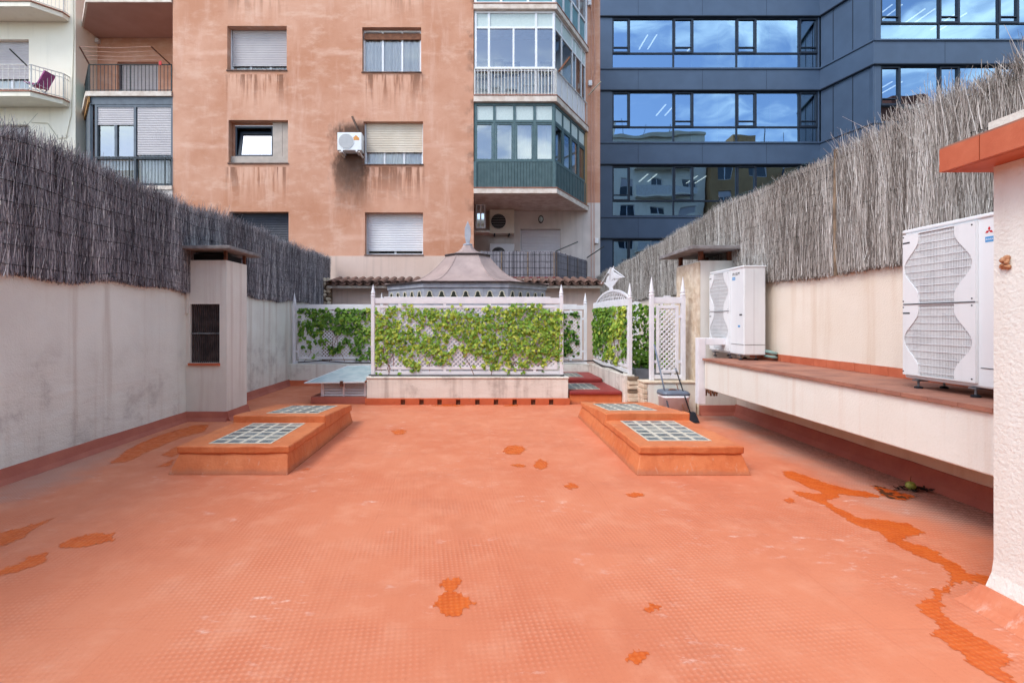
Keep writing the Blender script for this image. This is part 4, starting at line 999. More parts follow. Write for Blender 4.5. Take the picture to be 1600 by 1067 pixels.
def ivy(F, u0, u1, z0, z1, n, label, thr=0.0, tone0=0.4, yellow=None, seed=0, size=0.075, keep=None):
    t = thing('ivy', label, 'ivy', tuple(F.p((u0 + u1) / 2, z0)), 'ivy climbing on the trellises')
    P, N_, S, T = [], [], [], []
    tries = 0
    while len(P) < n and tries < n * 40:
        tries += 1
        u, z = random.uniform(u0, u1), random.uniform(z0, z1)
        m = mnoise.noise(Vector((u * 2.1 + seed, z * 2.6, seed))) * 0.55 + mnoise.noise(Vector((u * 5 + seed, z * 5, 4))) * 0.5 + mnoise.noise(Vector((u * 13 + seed, z * 13, 9))) * 0.5
        if keep: m += keep((u - u0) / (u1 - u0), (z - z0) / (z1 - z0))
        if m < thr - random.random() * 0.15: continue
        dep = min(0.035 + max(0, m - thr) * 0.10, 0.16)
        o = random.uniform(0.02, dep)
        P.append(tuple(F.p(u, z, o)))
        nn = F.n + Vector((random.gauss(0, .5), random.gauss(0, .5), random.gauss(0.45, .45))); N_.append(tuple(nn))
        S.append(size * random.uniform(0.55, 1.2))
        tn = tone0 + random.gauss(0, 0.2) + (o - 0.06) * 1.5
        if yellow and yellow(u, z): tn += 0.38
        T.append(tn if random.random() > 0.02 else 1.0)
    leaves('foliage', P, N_, S, T, t)
    # woody stems weaving through the lattice
    g = MB()
    for k in range(int((u1 - u0) * 3.5)):
        u, z = random.uniform(u0, u1), z0 - 0.02; pts = []
        for q in range(7):
            pts.append(F.p(min(max(u, u0), u1), z, random.uniform(0.0, 0.03))); u += random.uniform(-0.12, 0.12); z += (z1 - z0) * random.uniform(0.08, 0.17)
            if z > z1: break
        if len(pts) > 2: g.tube(pts, 0.006, 5)
    stuff(g.build('stems', 'wood', t))
uM0, uM1 = ux(FM, X(588, 9.6)), ux(FM, X(878, 9.6))
ivy(FM, uM0, uM1, 0.58, 1.97, 3900, 'bright green ivy covering the widest trellis', thr=0.08, tone0=0.66, seed=3.3, size=0.068,
    keep=lambda u, z: (0.22 * u if z > 0.25 else -0.10) + (0.15 if abs(z - 0.6) < 0.3 else 0) - (0.25 if z > 0.93 else 0) - (0.2 if z < 0.1 else 0))
ivy(FA, ux(FA, X(466, 12.3)), ux(FA, -2.6), 0.62, 1.93, 1350, 'dark green ivy on the trellis beside the left wall', thr=0.10, tone0=0.36, seed=8.1, size=0.09, yellow=lambda u, z: u > ux(FA, -2.9) and z > 1.0,
    keep=lambda u, z: 0.35 * z + 0.3 * u - 0.35 + (0.2 if z > 0.5 else 0))
ivy(FA, ux(FA, 1.5), ux(FA, 2.5), 0.72, 1.85, 800, 'dull dark ivy on the trellis at the back of the red skylight', thr=-0.12, tone0=0.16, seed=5.5, size=0.09, keep=lambda u, z: 0.4 * (1 - u) - 0.1)
ivy(FD, 0.15, FD.L - 0.12, 0.72, 1.92, 1900, 'yellow green ivy on the side trellis with the ship crest', thr=0.10, tone0=0.42, seed=2.2, size=0.08, yellow=lambda u, z: abs(u - (FD.L * 0.62 + (z - 0.8) * 0.55)) < 0.42,
    keep=lambda u, z: 0.5 * (z - 0.35) + 0.1)

# ------------------------------------------------------------------ planter, bucket, mop, dustpan, fruit
pl = thing('planter', 'grey rectangular planter with leafy green plant behind the narrow trellis', 'planter', (3.7, 10.6, 0.0))
g = MB(); g.hexa([(3.37, 10.4, 0.28), (4.05, 10.4, 0.28), (4.05, 10.8, 0.28), (3.37, 10.8, 0.28), (3.33, 10.36, 0.60), (4.09, 10.36, 0.60), (4.09, 10.84, 0.60), (3.33, 10.84, 0.60)]); g.build('tub', 'planter_grey', pl, bevel=0.01)
for a, b in ((3.42, 10.45), (4.0, 10.45), (3.42, 10.75), (4.0, 10.75)): MB().box(a - 0.03, a + 0.03, b - 0.03, b + 0.03, 0.006, 0.28).build('leg', 'black_plastic', pl)
P = [(random.gauss(3.7, .22), random.gauss(10.6, .14), 0.62 + abs(random.gauss(0, .2))) for k in range(420)]
leaves('foliage', P, [(random.gauss(0, 1), random.gauss(-.6, 1), random.gauss(.8, .6)) for _ in P], [random.uniform(.05, .11) for _ in P], [random.gauss(0.42, .18) for _ in P], pl)
iv = thing('ivy', 'loose green climber rising behind the narrow trellis', 'ivy', (3.9, 11.2, 0.6))
P = [(random.uniform(3.45, 4.25), random.uniform(11.0, 11.5), random.uniform(0.6, 2.0)) for k in range(700)]
leaves('foliage', P, [(random.gauss(0, 1), random.gauss(-.8, .8), random.gauss(.4, .6)) for _ in P], [random.uniform(.06, .11) for _ in P], [random.gauss(0.35, .2) for _ in P], iv)
MB().tube([(3.9, 11.25, 0.02), (3.85, 11.2, 0.8), (3.95, 11.25, 1.5), (3.9, 11.2, 1.95)], 0.012, 6).build('stem', 'wood', iv)

bk = thing('bucket', 'white plastic mop bucket with blue grey lid in front of the short low wall', 'bucket', (3.28, 8.22, 0))
def rbox(x0, x1, y0, y1, r, z):
    pts = []
    for cx, cy, a in ((x1 - r, y1 - r, 0), (x0 + r, y1 - r, 90), (x0 + r, y0 + r, 180), (x1 - r, y0 + r, 270)):
        for k in range(6): t = R(a + 18 * k); pts.append((cx + r * math.cos(t), cy + r * math.sin(t), z))
    return pts
def loft(rings, name, mat, parent, smooth=True):
    g = MB(); n = len(rings[0])
    for r_ in rings: g.v += r_
    for k in range(len(rings) - 1):
        for j in range(n): g.f.append((k * n + j, k * n + (j + 1) % n, (k + 1) * n + (j + 1) % n, (k + 1) * n + j))
    g.f.append(tuple(range(n))[::-1]); g.f.append(tuple(range((len(rings) - 1) * n, len(rings) * n)))
    o = g.build(name, mat, parent, smooth=False); 
    if smooth:
        for p in o.data.polygons: p.use_smooth = len(p.vertices) == 4
    return o
loft([rbox(3.085, 3.495, 8.06, 8.38, .07, 0.002), rbox(3.075, 3.505, 8.045, 8.395, .08, 0.34), rbox(3.06, 3.52, 8.035, 8.405, .085, 0.345), rbox(3.06, 3.52, 8.035, 8.405, .085, 0.385)], 'pail', 'pail_white', bk)
loft([rbox(3.05, 3.525, 8.035, 8.41, .09, 0.386), rbox(3.045, 3.53, 8.035, 8.41, .09, 0.415), rbox(3.06, 3.50, 8.05, 8.40, .09, 0.45), rbox(3.10, 3.44, 8.08, 8.38, .09, 0.462)], 'lid', 'grey_plastic', bk)
MB().tube([(3.20, 8.2, 0.462), (3.24, 8.2, 0.475), (3.30, 8.2, 0.473), (3.33, 8.2, 0.462)], 0.012, 6).build('lid_grip', 'wood', bk)
mp = thing('mop', 'mop with long blue grey handle leaning on the narrow trellis', 'mop', (3.13, 7.95, 0))
MB().tube([(3.13, 7.97, 0.10), (3.065, 8.50, 1.22)], 0.0135, 8).build('handle', 'grey_plastic', mp, smooth=True)
g = MB()
for k in range(16):
    a = k * 0.393; g.tube([(3.13, 7.97, 0.12), (3.13 + 0.05 * math.cos(a), 7.95 + 0.05 * math.sin(a), 0.07), (3.13 + 0.09 * math.cos(a), 7.94 + 0.07 * math.sin(a), 0.012)], 0.011, 5)
g.build('mop_head', 'curtain', mp, smooth=True)
dp = thing('dustpan', 'black long handled dustpan beside the bucket', 'dustpan', (3.42, 7.85, 0))
MB().tube([(3.42, 7.86, 0.14), (3.385, 8.35, 0.80)], 0.011, 8).build('handle', 'black_plastic', dp, smooth=True)
MB().tube([(3.388, 8.31, 0.745), (3.384, 8.36, 0.815)], 0.016, 8).build('grip', 'steel', dp, smooth=True)
g = MB(); g.prism([(3.31, 7.70, 0.012), (3.31, 7.92, 0.012), (3.31, 7.94, 0.15), (3.31, 7.86, 0.15), (3.31, 7.72, 0.035)], (0.20, 0.01, 0)); g.build('pan', 'black_plastic', dp, bevel=0.008)
MB().tube([(3.395, 7.92, 0.05), (3.375, 8.02, 0.2), (3.37, 8.28, 0.55)], 0.008, 6).build('brush_handle', 'wood', dp, smooth=True)
fp = floor_pt(1423, 766)
fr = thing('fruit', 'small fallen green fruit on the wet debris by the right wall', 'fruit', (fp[0], fp[1], 0.0))
bm = bmesh.new(); bmesh.ops.create_uvsphere(bm, u_segments=18, v_segments=12, radius=0.043)
for v in bm.verts: v.co = v.co * (1 + 0.05 * mnoise.noise(v.co * 30)); v.co.z = v.co.z * 0.92 + 0.048
me = bpy.data.meshes.new('flesh'); bm.to_mesh(me); bm.free(); me.materials.append(MATS['fruit']); me.polygons.foreach_set('use_smooth', [True] * len(me.polygons))
o = bpy.data.objects.new('flesh', me); COL.objects.link(o); o.parent = fr
MB().tube([(fp[0], fp[1], 0.085), (fp[0] + 0.006, fp[1] + 0.01, 0.11), (fp[0] + 0.014, fp[1] + 0.01, 0.135)], 0.004, 6).build('stalk', 'wood', fr)
g = MB()
for k in range(60):
    a = random.uniform(0, 6.28); r = random.uniform(0.0, 0.13); x_, y_ = fp[0] + 0.03 + r * math.cos(a) * 1.2, fp[1] + r * math.sin(a) * 0.7; b = random.uniform(0, 6.28); L = random.uniform(0.02, 0.05)
    g.bar((x_, y_, 0.012 + 0.012 * random.random()), (x_ + L * math.cos(b), y_ + L * math.sin(b), 0.012 + 0.02 * random.random()), 0.014, 0.003)
tag(stuff(g.build('leaf_litter', 'dark')), 'dark rotten leaf litter under the small green fruit', 'leaf litter')

# ------------------------------------------------------------------ brushwood fences
def brushwood(parent, xf, y0, y1, zb, zt, n, mat, out, rag=0.10, thick=0.05, name='brushwood'):
    """Thin three-sided twigs, one mesh. xf(y): fence plane, zb(y), zt(y): foot and head."""
    yy = rng.uniform(y0, y1, n); K = 3
    kind = rng.random(n)
    zb_, zt_ = zb(yy), zt(yy); H = zt_ - zb_
    a = np.where(kind < 0.35, zb_ + rng.normal(0, 0.02, n), zb_ + H * rng.uniform(0.0, 0.88, n))
    top = zt_ + rng.normal(0, rag, n) * (0.6 + 0.4 * np.sin(yy * 5.0 + 3 * np.sin(yy * 1.7))) - np.abs(rng.normal(0, rag * 0.6, n))
    L = np.where(kind < 0.55, H * rng.uniform(0.15, 0.5, n), H * rng.uniform(0.12, 0.42, n))
    b = np.minimum(a + L, top); b = np.maximum(b, a + 0.12)
    tall = rng.random(n) < 0.06; b = np.where(tall, np.maximum(top, a + 0.12), b)
    r = rng.uniform(0.0016, 0.0040, n) * np.where(rng.random(n) < 0.12, 1.6, 1.0)
    off = rng.uniform(0, thick, n); lean = rng.normal(0, 0.075, n); lean2 = rng.normal(0, 0.02, n)
    P = np.zeros((n, K, 3)); tt = np.linspace(0, 1, K)
    wob = rng.normal(0, 0.012, (n, K)); wob2 = rng.normal(0, 0.007, (n, K))
    zk = a[:, None] + (b - a)[:, None] * tt
    over = np.clip(zk - (zt_ - 0.12)[:, None], 0, None)
    P[:, :, 2] = zk
    P[:, :, 1] = yy[:, None] + (zk - a[:, None]) * lean[:, None] + wob + over * rng.normal(0, 0.45, n)[:, None]
    P[:, :, 0] = xf(yy)[:, None] + out * (off[:, None] + (zk - a[:, None]) * np.abs(lean2)[:, None] * 0.4 + wob2 + over * rng.normal(0.1, 0.3, n)[:, None])
    rad = r[:, None] * np.linspace(1.0, 0.45, K)[None, :]
    V = np.zeros((n, K, 3, 3))
    for j in range(3):
        t = 2 * math.pi * j / 3 + 0.5
        V[:, :, j] = P; V[:, :, j, 0] += rad * math.cos(t); V[:, :, j, 1] += rad * math.sin(t)
    V -= np.array(ROOT[parent.name])
    base = (np.arange(n) * K * 3)[:, None, None]
    fs = []
    for k in range(K - 1):
        for j in range(3):
            fs.append((k * 3 + j, k * 3 + (j + 1) % 3, (k + 1) * 3 + (j + 1) % 3, (k + 1) * 3 + j))
    Fq = (np.array(fs)[None] + base).reshape(-1)
    me = bpy.data.meshes.new(name); nv = n * K * 3; nf = len(Fq) // 4
    me.vertices.add(nv); me.vertices.foreach_set('co', V.reshape(-1))
    me.loops.add(len(Fq)); me.loops.foreach_set('vertex_index', Fq.astype(np.int32))
    me.polygons.add(nf); me.polygons.foreach_set('loop_start', np.arange(0, len(Fq), 4, dtype=np.int32))
    me.update(calc_edges=True); me.validate()
    tone = np.clip(rng.beta(1.2, 1.7, n) + 0.12 * np.sin(yy * 9 + 4 * np.sin(yy * 2.3)), 0, 1)
    at = me.attributes.new('tone', 'FLOAT', 'POINT'); at.data.foreach_set('value', np.repeat(tone, K * 3))
    me.materials.append(MATS[mat]); o = bpy.data.objects.new(name, me); COL.objects.link(o); o.parent = parent; ROOT[o.name] = ROOT[parent.name]
    return stuff(o)
def fence_wires(parent, xf, y0, y1, zb, zt, fracs, out, thick, mat='dark', r=0.0032):
    for f in fracs:
        ys = np.linspace(y0, y1, 26); pts = [(float(xf(np.array([y_]))[0]) + out * (thick + 0.006), y_, float((zb(np.array([y_])) + (zt(np.array([y_])) - zb(np.array([y_]))) * f)[0]) + random.gauss(0, 0.01)) for y_ in ys]
        MB().tube(pts, r, 4).build('binding_wire', mat, parent)
fl = thing('brushwood_fence', 'dark grey brushwood fence along the top of the left wall', 'fence', (WL + 0.03, 7, 2.15))
one = lambda c: (lambda y: np.full_like(np.asarray(y, float), c))
zbl = lambda y: 2.14 + 0.03 * np.sin(y * 2.1) + 0.02 * np.sin(y * 5.3); ztl = lambda y: 3.60 + 0.035 * np.sin(y * 1.3 + 1) + 0.02 * np.sin(y * 3.7)
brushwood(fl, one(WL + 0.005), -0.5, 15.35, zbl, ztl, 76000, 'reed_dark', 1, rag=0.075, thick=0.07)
fence_wires(fl, one(WL + 0.005), 0.5, 15.3, zbl, ztl, (0.06, 0.2, 0.34, 0.48, 0.62, 0.76, 0.9), 1, 0.066)
fr1 = thing('brushwood_fence', 'pale brushwood fence with ragged top along the right wall', 'fence', (WR + 0.1, 9, 2.3))
zbr = lambda y: 2.24 + 0.015 * np.sin(y * 2.7); ztr = lambda y: np.interp(y, [1, 5.9, 6.0, 9, 11, 14.5, 19], [3.80, 3.78, 3.70, 3.74, 3.60, 3.42, 3.26]) + 0.02 * np.sin(y * 3.1)
brushwood(fr1, one(WR - 0.004), 2.2, 5.93, zbr, ztr, 27000, 'reed_light', -1, rag=0.12, thick=0.065)
brushwood(fr1, one(WR - 0.004), 6.03, 18.9, zbr, ztr, 50000, 'reed_light', -1, rag=0.04, thick=0.065)
fence_wires(fr1, one(WR - 0.004), 2.3, 5.9, zbr, ztr, (0.1, 0.3, 0.5, 0.7, 0.9), -1, 0.052)
fence_wires(fr1, one(WR - 0.004), 6.05, 18.8, zbr, ztr, (0.06, 0.17, 0.28, 0.39, 0.5, 0.61, 0.72, 0.83, 0.94), -1, 0.052)
MB().tube([(WR - 0.055, 5.98, 2.2), (WR - 0.06, 5.985, 3.0), (WR - 0.055, 5.98, 3.76)], 0.024, 8).build('post', 'stone_dark', fr1)
g = MB(); pts = []
for k in range(400):
    t = k / 400; y_ = 6.2 + 5.5 * t; pts.append((WR + 0.02 + 0.03 * math.cos(k * 1.1), y_, float(ztr(np.array([y_]))[0]) + 0.04 + 0.04 * math.sin(k * 1.1)))
g.tube(pts, 0.0028, 4); g.build('coiled_wire', 'panel_green', fr1)

# ------------------------------------------------------------------ pavilion with the bell shaped zinc roof
pv = thing('garden_pavilion', 'polygonal pavilion with bell shaped zinc roof and spire behind the trellises', 'pavilion', (-0.33, 13.1, 0))
PCX, PCY = -0.33, 13.0
base_oct = [(-0.99, -1.85), (0.99, -1.85), (2.02, -0.75), (2.02, 0.75), (0.99, 1.85), (-0.99, 1.85), (-2.02, 0.75), (-2.02, -0.75)]
def octo(s, z): return [(PCX + x * s, PCY + y * s, z) for x, y in base_oct]
zE = Z(440, 11.15)
loft([octo(0.985, 0.006), octo(0.985, zE - 0.13)], 'wall', 'zinc_blue', pv, False)
loft([octo(1.0, zE - 0.13), octo(1.0, zE - 0.015)], 'fascia', 'zinc_blue', pv, False)
loft([octo(1.03, zE - 0.015), octo(1.035, zE + 0.008), octo(1.03, zE + 0.012)], 'eave_edge', 'vent_dark', pv, False)
prof = []
z0_, z1_ = zE + 0.013, Z(401, 13.0)
for k in range(13):
    s = k / 12; prof.append((1.03 - (1.03 - 0.27) * (s ** 0.62 if s else 0), z0_ + (z1_ - z0_) * (s ** 1.75)))
loft([octo(s, z) for s, z in prof], 'bell_roof', 'zinc_roof', pv, False)
loft([octo(0.30, z1_ + 0.001), octo(0.30, z1_ + 0.025)], 'roof_ring', 'vent_dark', pv, False)
z2_ = Z(384, 13.0)
loft([octo(0.28, z1_ + 0.026), octo(0.20, z1_ + 0.06), octo(0.13, z1_ + 0.12), octo(0.085, z1_ + 0.20), octo(0.06, z2_)], 'upper_bell', 'zinc_roof', pv, False)
MB().lathe((PCX, PCY, z2_ + 0.001), [(0.13, 0), (0.13, 0.03), (0.09, 0.05)], 12).build('neck_ring', 'zinc_blue', pv)
zt_ = Z(345, 13.0)
MB().prism([(PCX - 0.045, PCY, z2_ + 0.05), (PCX + 0.045, PCY, z2_ + 0.05), (PCX + 0.085, PCY, z2_ + 0.28), (PCX + 0.075, PCY, z2_ + 0.48), (PCX, PCY, zt_), (PCX - 0.075, PCY, z2_ + 0.48), (PCX - 0.085, PCY, z2_ + 0.28)], (0, 0.05, 0)).build('spire', 'zinc_blue', pv, bevel=0.01)
# ridge rolls
for k in range(8):
    for i in range(1):
        g = MB(); pts = [Vector(octo(s, z)[k]) + Vector((0, 0, 0.004)) for s, z in prof]; g.tube(pts, 0.012, 5); g.build('ridge_roll', 'zinc_roof', pv)
# cut-out arches of the frieze
def arch(F, uc, zc, w, h):
    out = [(-w / 2, 0), (-w / 2, h * 0.25), (-w * 0.40, h * 0.42), (-w * 0.30, h * 0.55), (-w * 0.28, h * 0.8), (-w * 0.15, h * 0.95), (0, h), (w * 0.15, h * 0.95), (w * 0.28, h * 0.8), (w * 0.30, h * 0.55), (w * 0.40, h * 0.42), (w / 2, h * 0.25), (w / 2, 0)]
    ar = MB().prism([F.p(uc + a, zc + b, 0.012) for a, b in out], F.n * -0.011).build('frieze_arch', 'frieze_dark', pv)
    g = MB()
    for a, b in zip(out[:-1], out[1:]): g.bar(F.p(uc + a[0], zc + a[1], 0.014), F.p(uc + b[0], zc + b[1], 0.014), 0.022, 0.012, up=F.n)
    g.build('arch_trim', 'frieze_cream', ar)
oc = octo(0.985, 0)
for (i, j, n) in ((0, 1, 7), (7, 0, 5), (1, 2, 5)):
    F = Fr(oc[i][:2], oc[j][:2])
    for k in range(n):
        arch(F, F.L * (k + 0.5) / n, zE - 0.40, F.L / n * 0.62, 0.19)

# ------------------------------------------------------------------ lean-to building with tiled eaves behind
ln = thing('lean_to', 'low lean-to wall with clay barrel tile eaves in front of the apartment block', 'lean-to', (-0.5, 14.9, 0))
MB().box(-4.62, 3.7, 14.9, 15.1, 0.006, 2.62).build('wall', 'facade_base', ln)
MB().box(-4.62, 3.7, 14.62, 15.1, 2.621, 2.69).build('eave_board', 'parapet_plaster', ln)
MB().hexa([(-4.62, 14.6, 2.691), (3.7, 14.6, 2.691), (3.7, 15.58, 2.691), (-4.62, 15.58, 2.691), (-4.62, 14.6, 2.71), (3.7, 14.6, 2.71), (3.7, 15.58, 2.93), (-4.62, 15.58, 2.93)]).build('roof_deck', 'roof_tile', ln)
tile_me = None
x_ = -4.5
while x_ < 3.65:
    for up in (1, 0):
        g = MB(); r = 0.105 if up else 0.10; n = 7; cx = x_ + (0 if up else 0.125); zoff = 0.06 if up else 0.075
        sgn = 1 if up else -1
        for (yy, zz, rr) in ((14.5 + random.uniform(-.015, .015), 2.70, r), (15.55, 2.92, r * 0.85)):
            for q in (rr, rr - 0.014):
                for k in range(n + 1): t = math.pi * k / n; g.v.append((cx + q * math.cos(t), yy, zz + zoff + sgn * q * math.sin(t) * 0.8))
        m = n + 1
        for k in range(n): g.f += [(k, k + 1, 2 * m + k + 1, 2 * m + k), (m + k, 3 * m + k, 3 * m + k + 1, m + k + 1), (k, m + k, m + k + 1, k + 1), (2 * m + k, 2 * m + k + 1, 3 * m + k + 1, 3 * m + k)]
        g.f += [(0, 2 * m, 3 * m, m), (n, m + n, 3 * m + n, 2 * m + n)]
        g.build('roof_tile', 'roof_tile', ln)
    x_ += 0.25
rp = thing('rubble_pillar', 'crumbling rubble stone pillar at the far end of the left fence', 'pillar', (-4.7, 15.0, 0))
for k in range(24):
    z_ = 1.6 + (k // 2) * 0.115; xo = -4.76 + (k % 2) * 0.15 + random.uniform(-.02, .02)
    s = random.uniform(0.05, 0.075)
    bm = bmesh.new(); bmesh.ops.create_icosphere(bm, subdivisions=2, radius=1)
    for v in bm.verts: v.co = Vector((v.co.x * s * 1.3, v.co.y * s, v.co.z * s)) * (1 + 0.35 * mnoise.noise(v.co * 1.7 + Vector((k, 0, 0))))
    me = bpy.data.meshes.new('stone'); bm.to_mesh(me); bm.free(); me.materials.append(MATS['stone' if k % 3 else 'stone_dark']); o = bpy.data.objects.new('stone', me); COL.objects.link(o); o.parent = rp
    o.location = (xo + 4.7, -0.28, z_)
MB().box(-4.83, -4.55, 14.75, 15.3, 0.006, 2.85).build('mortar_core', 'stone_dark', rp)

# ------------------------------------------------------------------ building kit
def facade(F, u0, u1, z0, z1, holes, depth, name, mat, parent):
    us = sorted(set([u0, u1] + [h[0] for h in holes] + [h[1] for h in holes])); zs = sorted(set([z0, z1] + [h[2] for h in holes] + [h[3] for h in holes]))
    g = MB()
    for a, b in zip(us[:-1], us[1:]):
        for c, d in zip(zs[:-1], zs[1:]):
            mu, mz = (a + b) / 2, (c + d) / 2
            if any(h[0] < mu < h[1] and h[2] < mz < h[3] for h in holes): continue
            g.face([F.p(a, c), F.p(b, c), F.p(b, d), F.p(a, d)])
    for a, b, c, d in holes:
        for (q, r_) in (((a, c), (b, c)), ((b, c), (b, d)), ((b, d), (a, d)), ((a, d), (a, c))):
            g.face([F.p(*q), F.p(*q, -depth), F.p(*r_, -depth), F.p(*r_)])
    return g.build(name, mat, parent, recalc=False)
def shutter(F, u0, u1, z0, z1, o, mat, parent, pitch=0.055):
    g = MB(); n = max(1, int((z1 - z0) / pitch)); p = (z1 - z0) / n
    for k in range(n):
        a = z0 + k * p
        g.face([F.p(u0, a + p * .12, o), F.p(u1, a + p * .12, o), F.p(u1, a + p * .55, o + .012), F.p(u0, a + p * .55, o + .012)])
        g.face([F.p(u0, a + p * .55, o + .012), F.p(u1, a + p * .55, o + .012), F.p(u1, a + p, o), F.p(u0, a + p, o)])
        g.face([F.p(u0, a, o - .008), F.p(u1, a, o - .008), F.p(u1, a + p * .12, o), F.p(u0, a + p * .12, o)])
    g.fbox(F, u0, u1, z0 - 0.03, z0, o - 0.005, o + 0.012)
    return g.build('roller_shutter', mat, parent, recalc=False)
def curtain(F, u0, u1, z0, z1, o, parent, mat='curtain', seed=0):
    g = MB(); n = max(8, int((u1 - u0) / 0.02))
    for k in range(n + 1):
        u = u0 + (u1 - u0) * k / n; w = o + 0.02 * math.sin(u * 48 + 2 * math.sin(u * 7 + seed)) + 0.012 * math.sin(u * 21 + seed)
        g.v += [tuple(F.p(u, z0, w)), tuple(F.p(u, z1, w))]
    for k in range(n): g.f.append((2 * k, 2 * k + 2, 2 * k + 3, 2 * k + 1))
    return g.build('curtain', mat, parent, recalc=False, smooth=True)
def frame_bars(F, us, zs, u0, u1, z0, z1, fw, o0, o1, name, mat, parent):
    """Outer frame plus mullions at us and transoms at zs, butted, one mesh."""
    g = MB()
    g.fbox(F, u0, u0 + fw, z0, z1, o0, o1); g.fbox(F, u1 - fw, u1, z0, z1, o0, o1)
    g.fbox(F, u0 + fw, u1 - fw, z0, z0 + fw, o0, o1 - .002); g.fbox(F, u0 + fw, u1 - fw, z1 - fw, z1, o0, o1 - .002)
    for u in us: g.fbox(F, u - fw / 2, u + fw / 2, z0 + fw, z1 - fw, o0, o1 - .004)
    for z in zs: g.fbox(F, u0 + fw, u1 - fw, z - fw / 2, z + fw / 2, o0 + .002, o1 - .006)
    return g.build(name, mat, parent, recalc=False)
def pane_box(F, u0, u1, z0, z1, o, mat, parent, name='pane'):
    return MB().face([F.p(u0, z0, o), F.p(u1, z0, o), F.p(u1, z1, o), F.p(u0, z1, o)]).build(name, mat, parent, recalc=False)
def sill(F, u0, u1, z, parent, mat='roof_tile'):
    return MB().fbox(F, u0 - 0.02, u1 + 0.02, z - 0.035, z - 0.002, -0.25, 0.035).build('sill', mat, parent)
def window(F, h, parent, kind, inset=0.28, fmat='frame_white', smat='shutter_grey', cut=0.8, n=3, cur=True):
    """h = hole. cut: share of the height covered by the shutter."""
    a, b, c, d = h; o = -inset
    top = d - 0.01
    w = frame_bars(F, [a + (b - a) * (k + 1) / n for k in range(n - 1)], [], a + 0.005, b - 0.005, c + 0.01, top, 0.06, o - 0.05, o, 'window', fmat, parent)
    pane_box(F, a + 0.05, b - 0.05, c + 0.05, top - 0.05, o - 0.03, 'glass', w)
    pane_box(F, a + 0.01, b - 0.01, c + 0.01, top, o - 0.30, 'room_dark', w, 'pane_backing')
    if cur: curtain(F, a + 0.03, b - 0.03, c + 0.05, top - 0.03, o - 0.075, w, seed=a)
    if cut > 0:
        zc = d - (d - c) * cut
        shutter(F, a + 0.06, b - 0.02, zc, d - 0.002, o + 0.035, smat, w)
        for u in (a + 0.02, b - 0.018): MB().fbox(F, u - 0.016, u + 0.016, c + 0.012, d - 0.003, o + 0.001, o + 0.06).build('shutter_guide', fmat, w)
    sill(F, a, b, c + 0.002, w)
    return w

DB = 15.6
ab = thing('apartment_building', 'weathered terracotta coloured apartment block with roller shutters and glazed bay', 'building', (-4.0, 18, -4.6))
XL, XR = X(270, DB), X(740, DB)
FB = Fr((XL, DB), (XR, DB)); U = lambda px: X(px, DB) - XL; ZB = lambda py: Z(py, DB)
H = {'a': (355, 448, 41, 110), 'b': (566, 658, 43, 113), 'c': (357, 450, 188, 255), 'd': (568, 661, 190, 257), 'e': (358, 451, 331, 398), 'f': (570, 661, 332, 398), 'g': (354, 447, -104, -35), 'h': (565, 657, -102, -33)}
HO = {k: (U(v[0]), U(v[1]), ZB(v[3]), ZB(v[2])) for k, v in H.items()}
ROOF = 15.4; ZBASE = ZB(400)
facade(FB, 0, FB.L, ZBASE, ROOF, list(HO.values()), 0.30, 'wall', 'facade', ab)
MB().fbox(FB, 0, FB.L, -4.6, ZBASE - 0.001, -0.3, 0.012).build('base_wall', 'facade_base', ab)
window(FB, HO['a'], ab, '', cut=0.80, smat='shutter_grey', n=3)
w = window(FB, HO['b'], ab, '', cut=0.0, n=3, inset=0.16)
MB().fbox(FB, HO['b'][0] + 0.03, HO['b'][1] - 0.005, HO['b'][3] - 0.33, HO['b'][3] - 0.13, -0.155, -0.12).build('shutter_box', 'wood', w)
a, b, c, d = HO['c']
MB().fbox(FB, a + 0.01, b - 0.005, c, ZB(242), -0.30, -0.14).build('sill_panel', 'concrete_panel', ab, bevel=0.006)
MB().fbox(FB, U(423), U(438) - 0.004, ZB(242) + 0.002, d - 0.001, -0.30, -0.155).build('infill_panel', 'concrete_panel', ab)
MB().fbox(FB, U(438), b - 0.003, ZB(242) + 0.002, d - 0.001, -0.30, -0.163).build('infill_panel', 'concrete_panel', ab)
w = frame_bars(FB, [], [], a + 0.12, U(423) - 0.006, ZB(242) + 0.003, ZB(194), 0.05, -0.27, -0.20, 'window', 'frame_dark', ab)
MB().fbox(FB, a + 0.105, U(423) - 0.004, ZB(193.8), ZB(192.6), -0.29, -0.195).build('outer_trim', 'frame_white', w)
pane_box(FB, a, U(423), ZB(242), ZB(192), -0.62, 'dark', w, 'pane_backing')
for q in ((a + 0.002, a + 0.118, ZB(242), d),): MB().fbox(FB, *q, -0.30, -0.285).build('jamb_board', 'facade', w)
MB().fbox(FB, a + 0.118, U(423), ZB(192.4), d, -0.30, -0.285).build('jamb_board', 'facade', w)
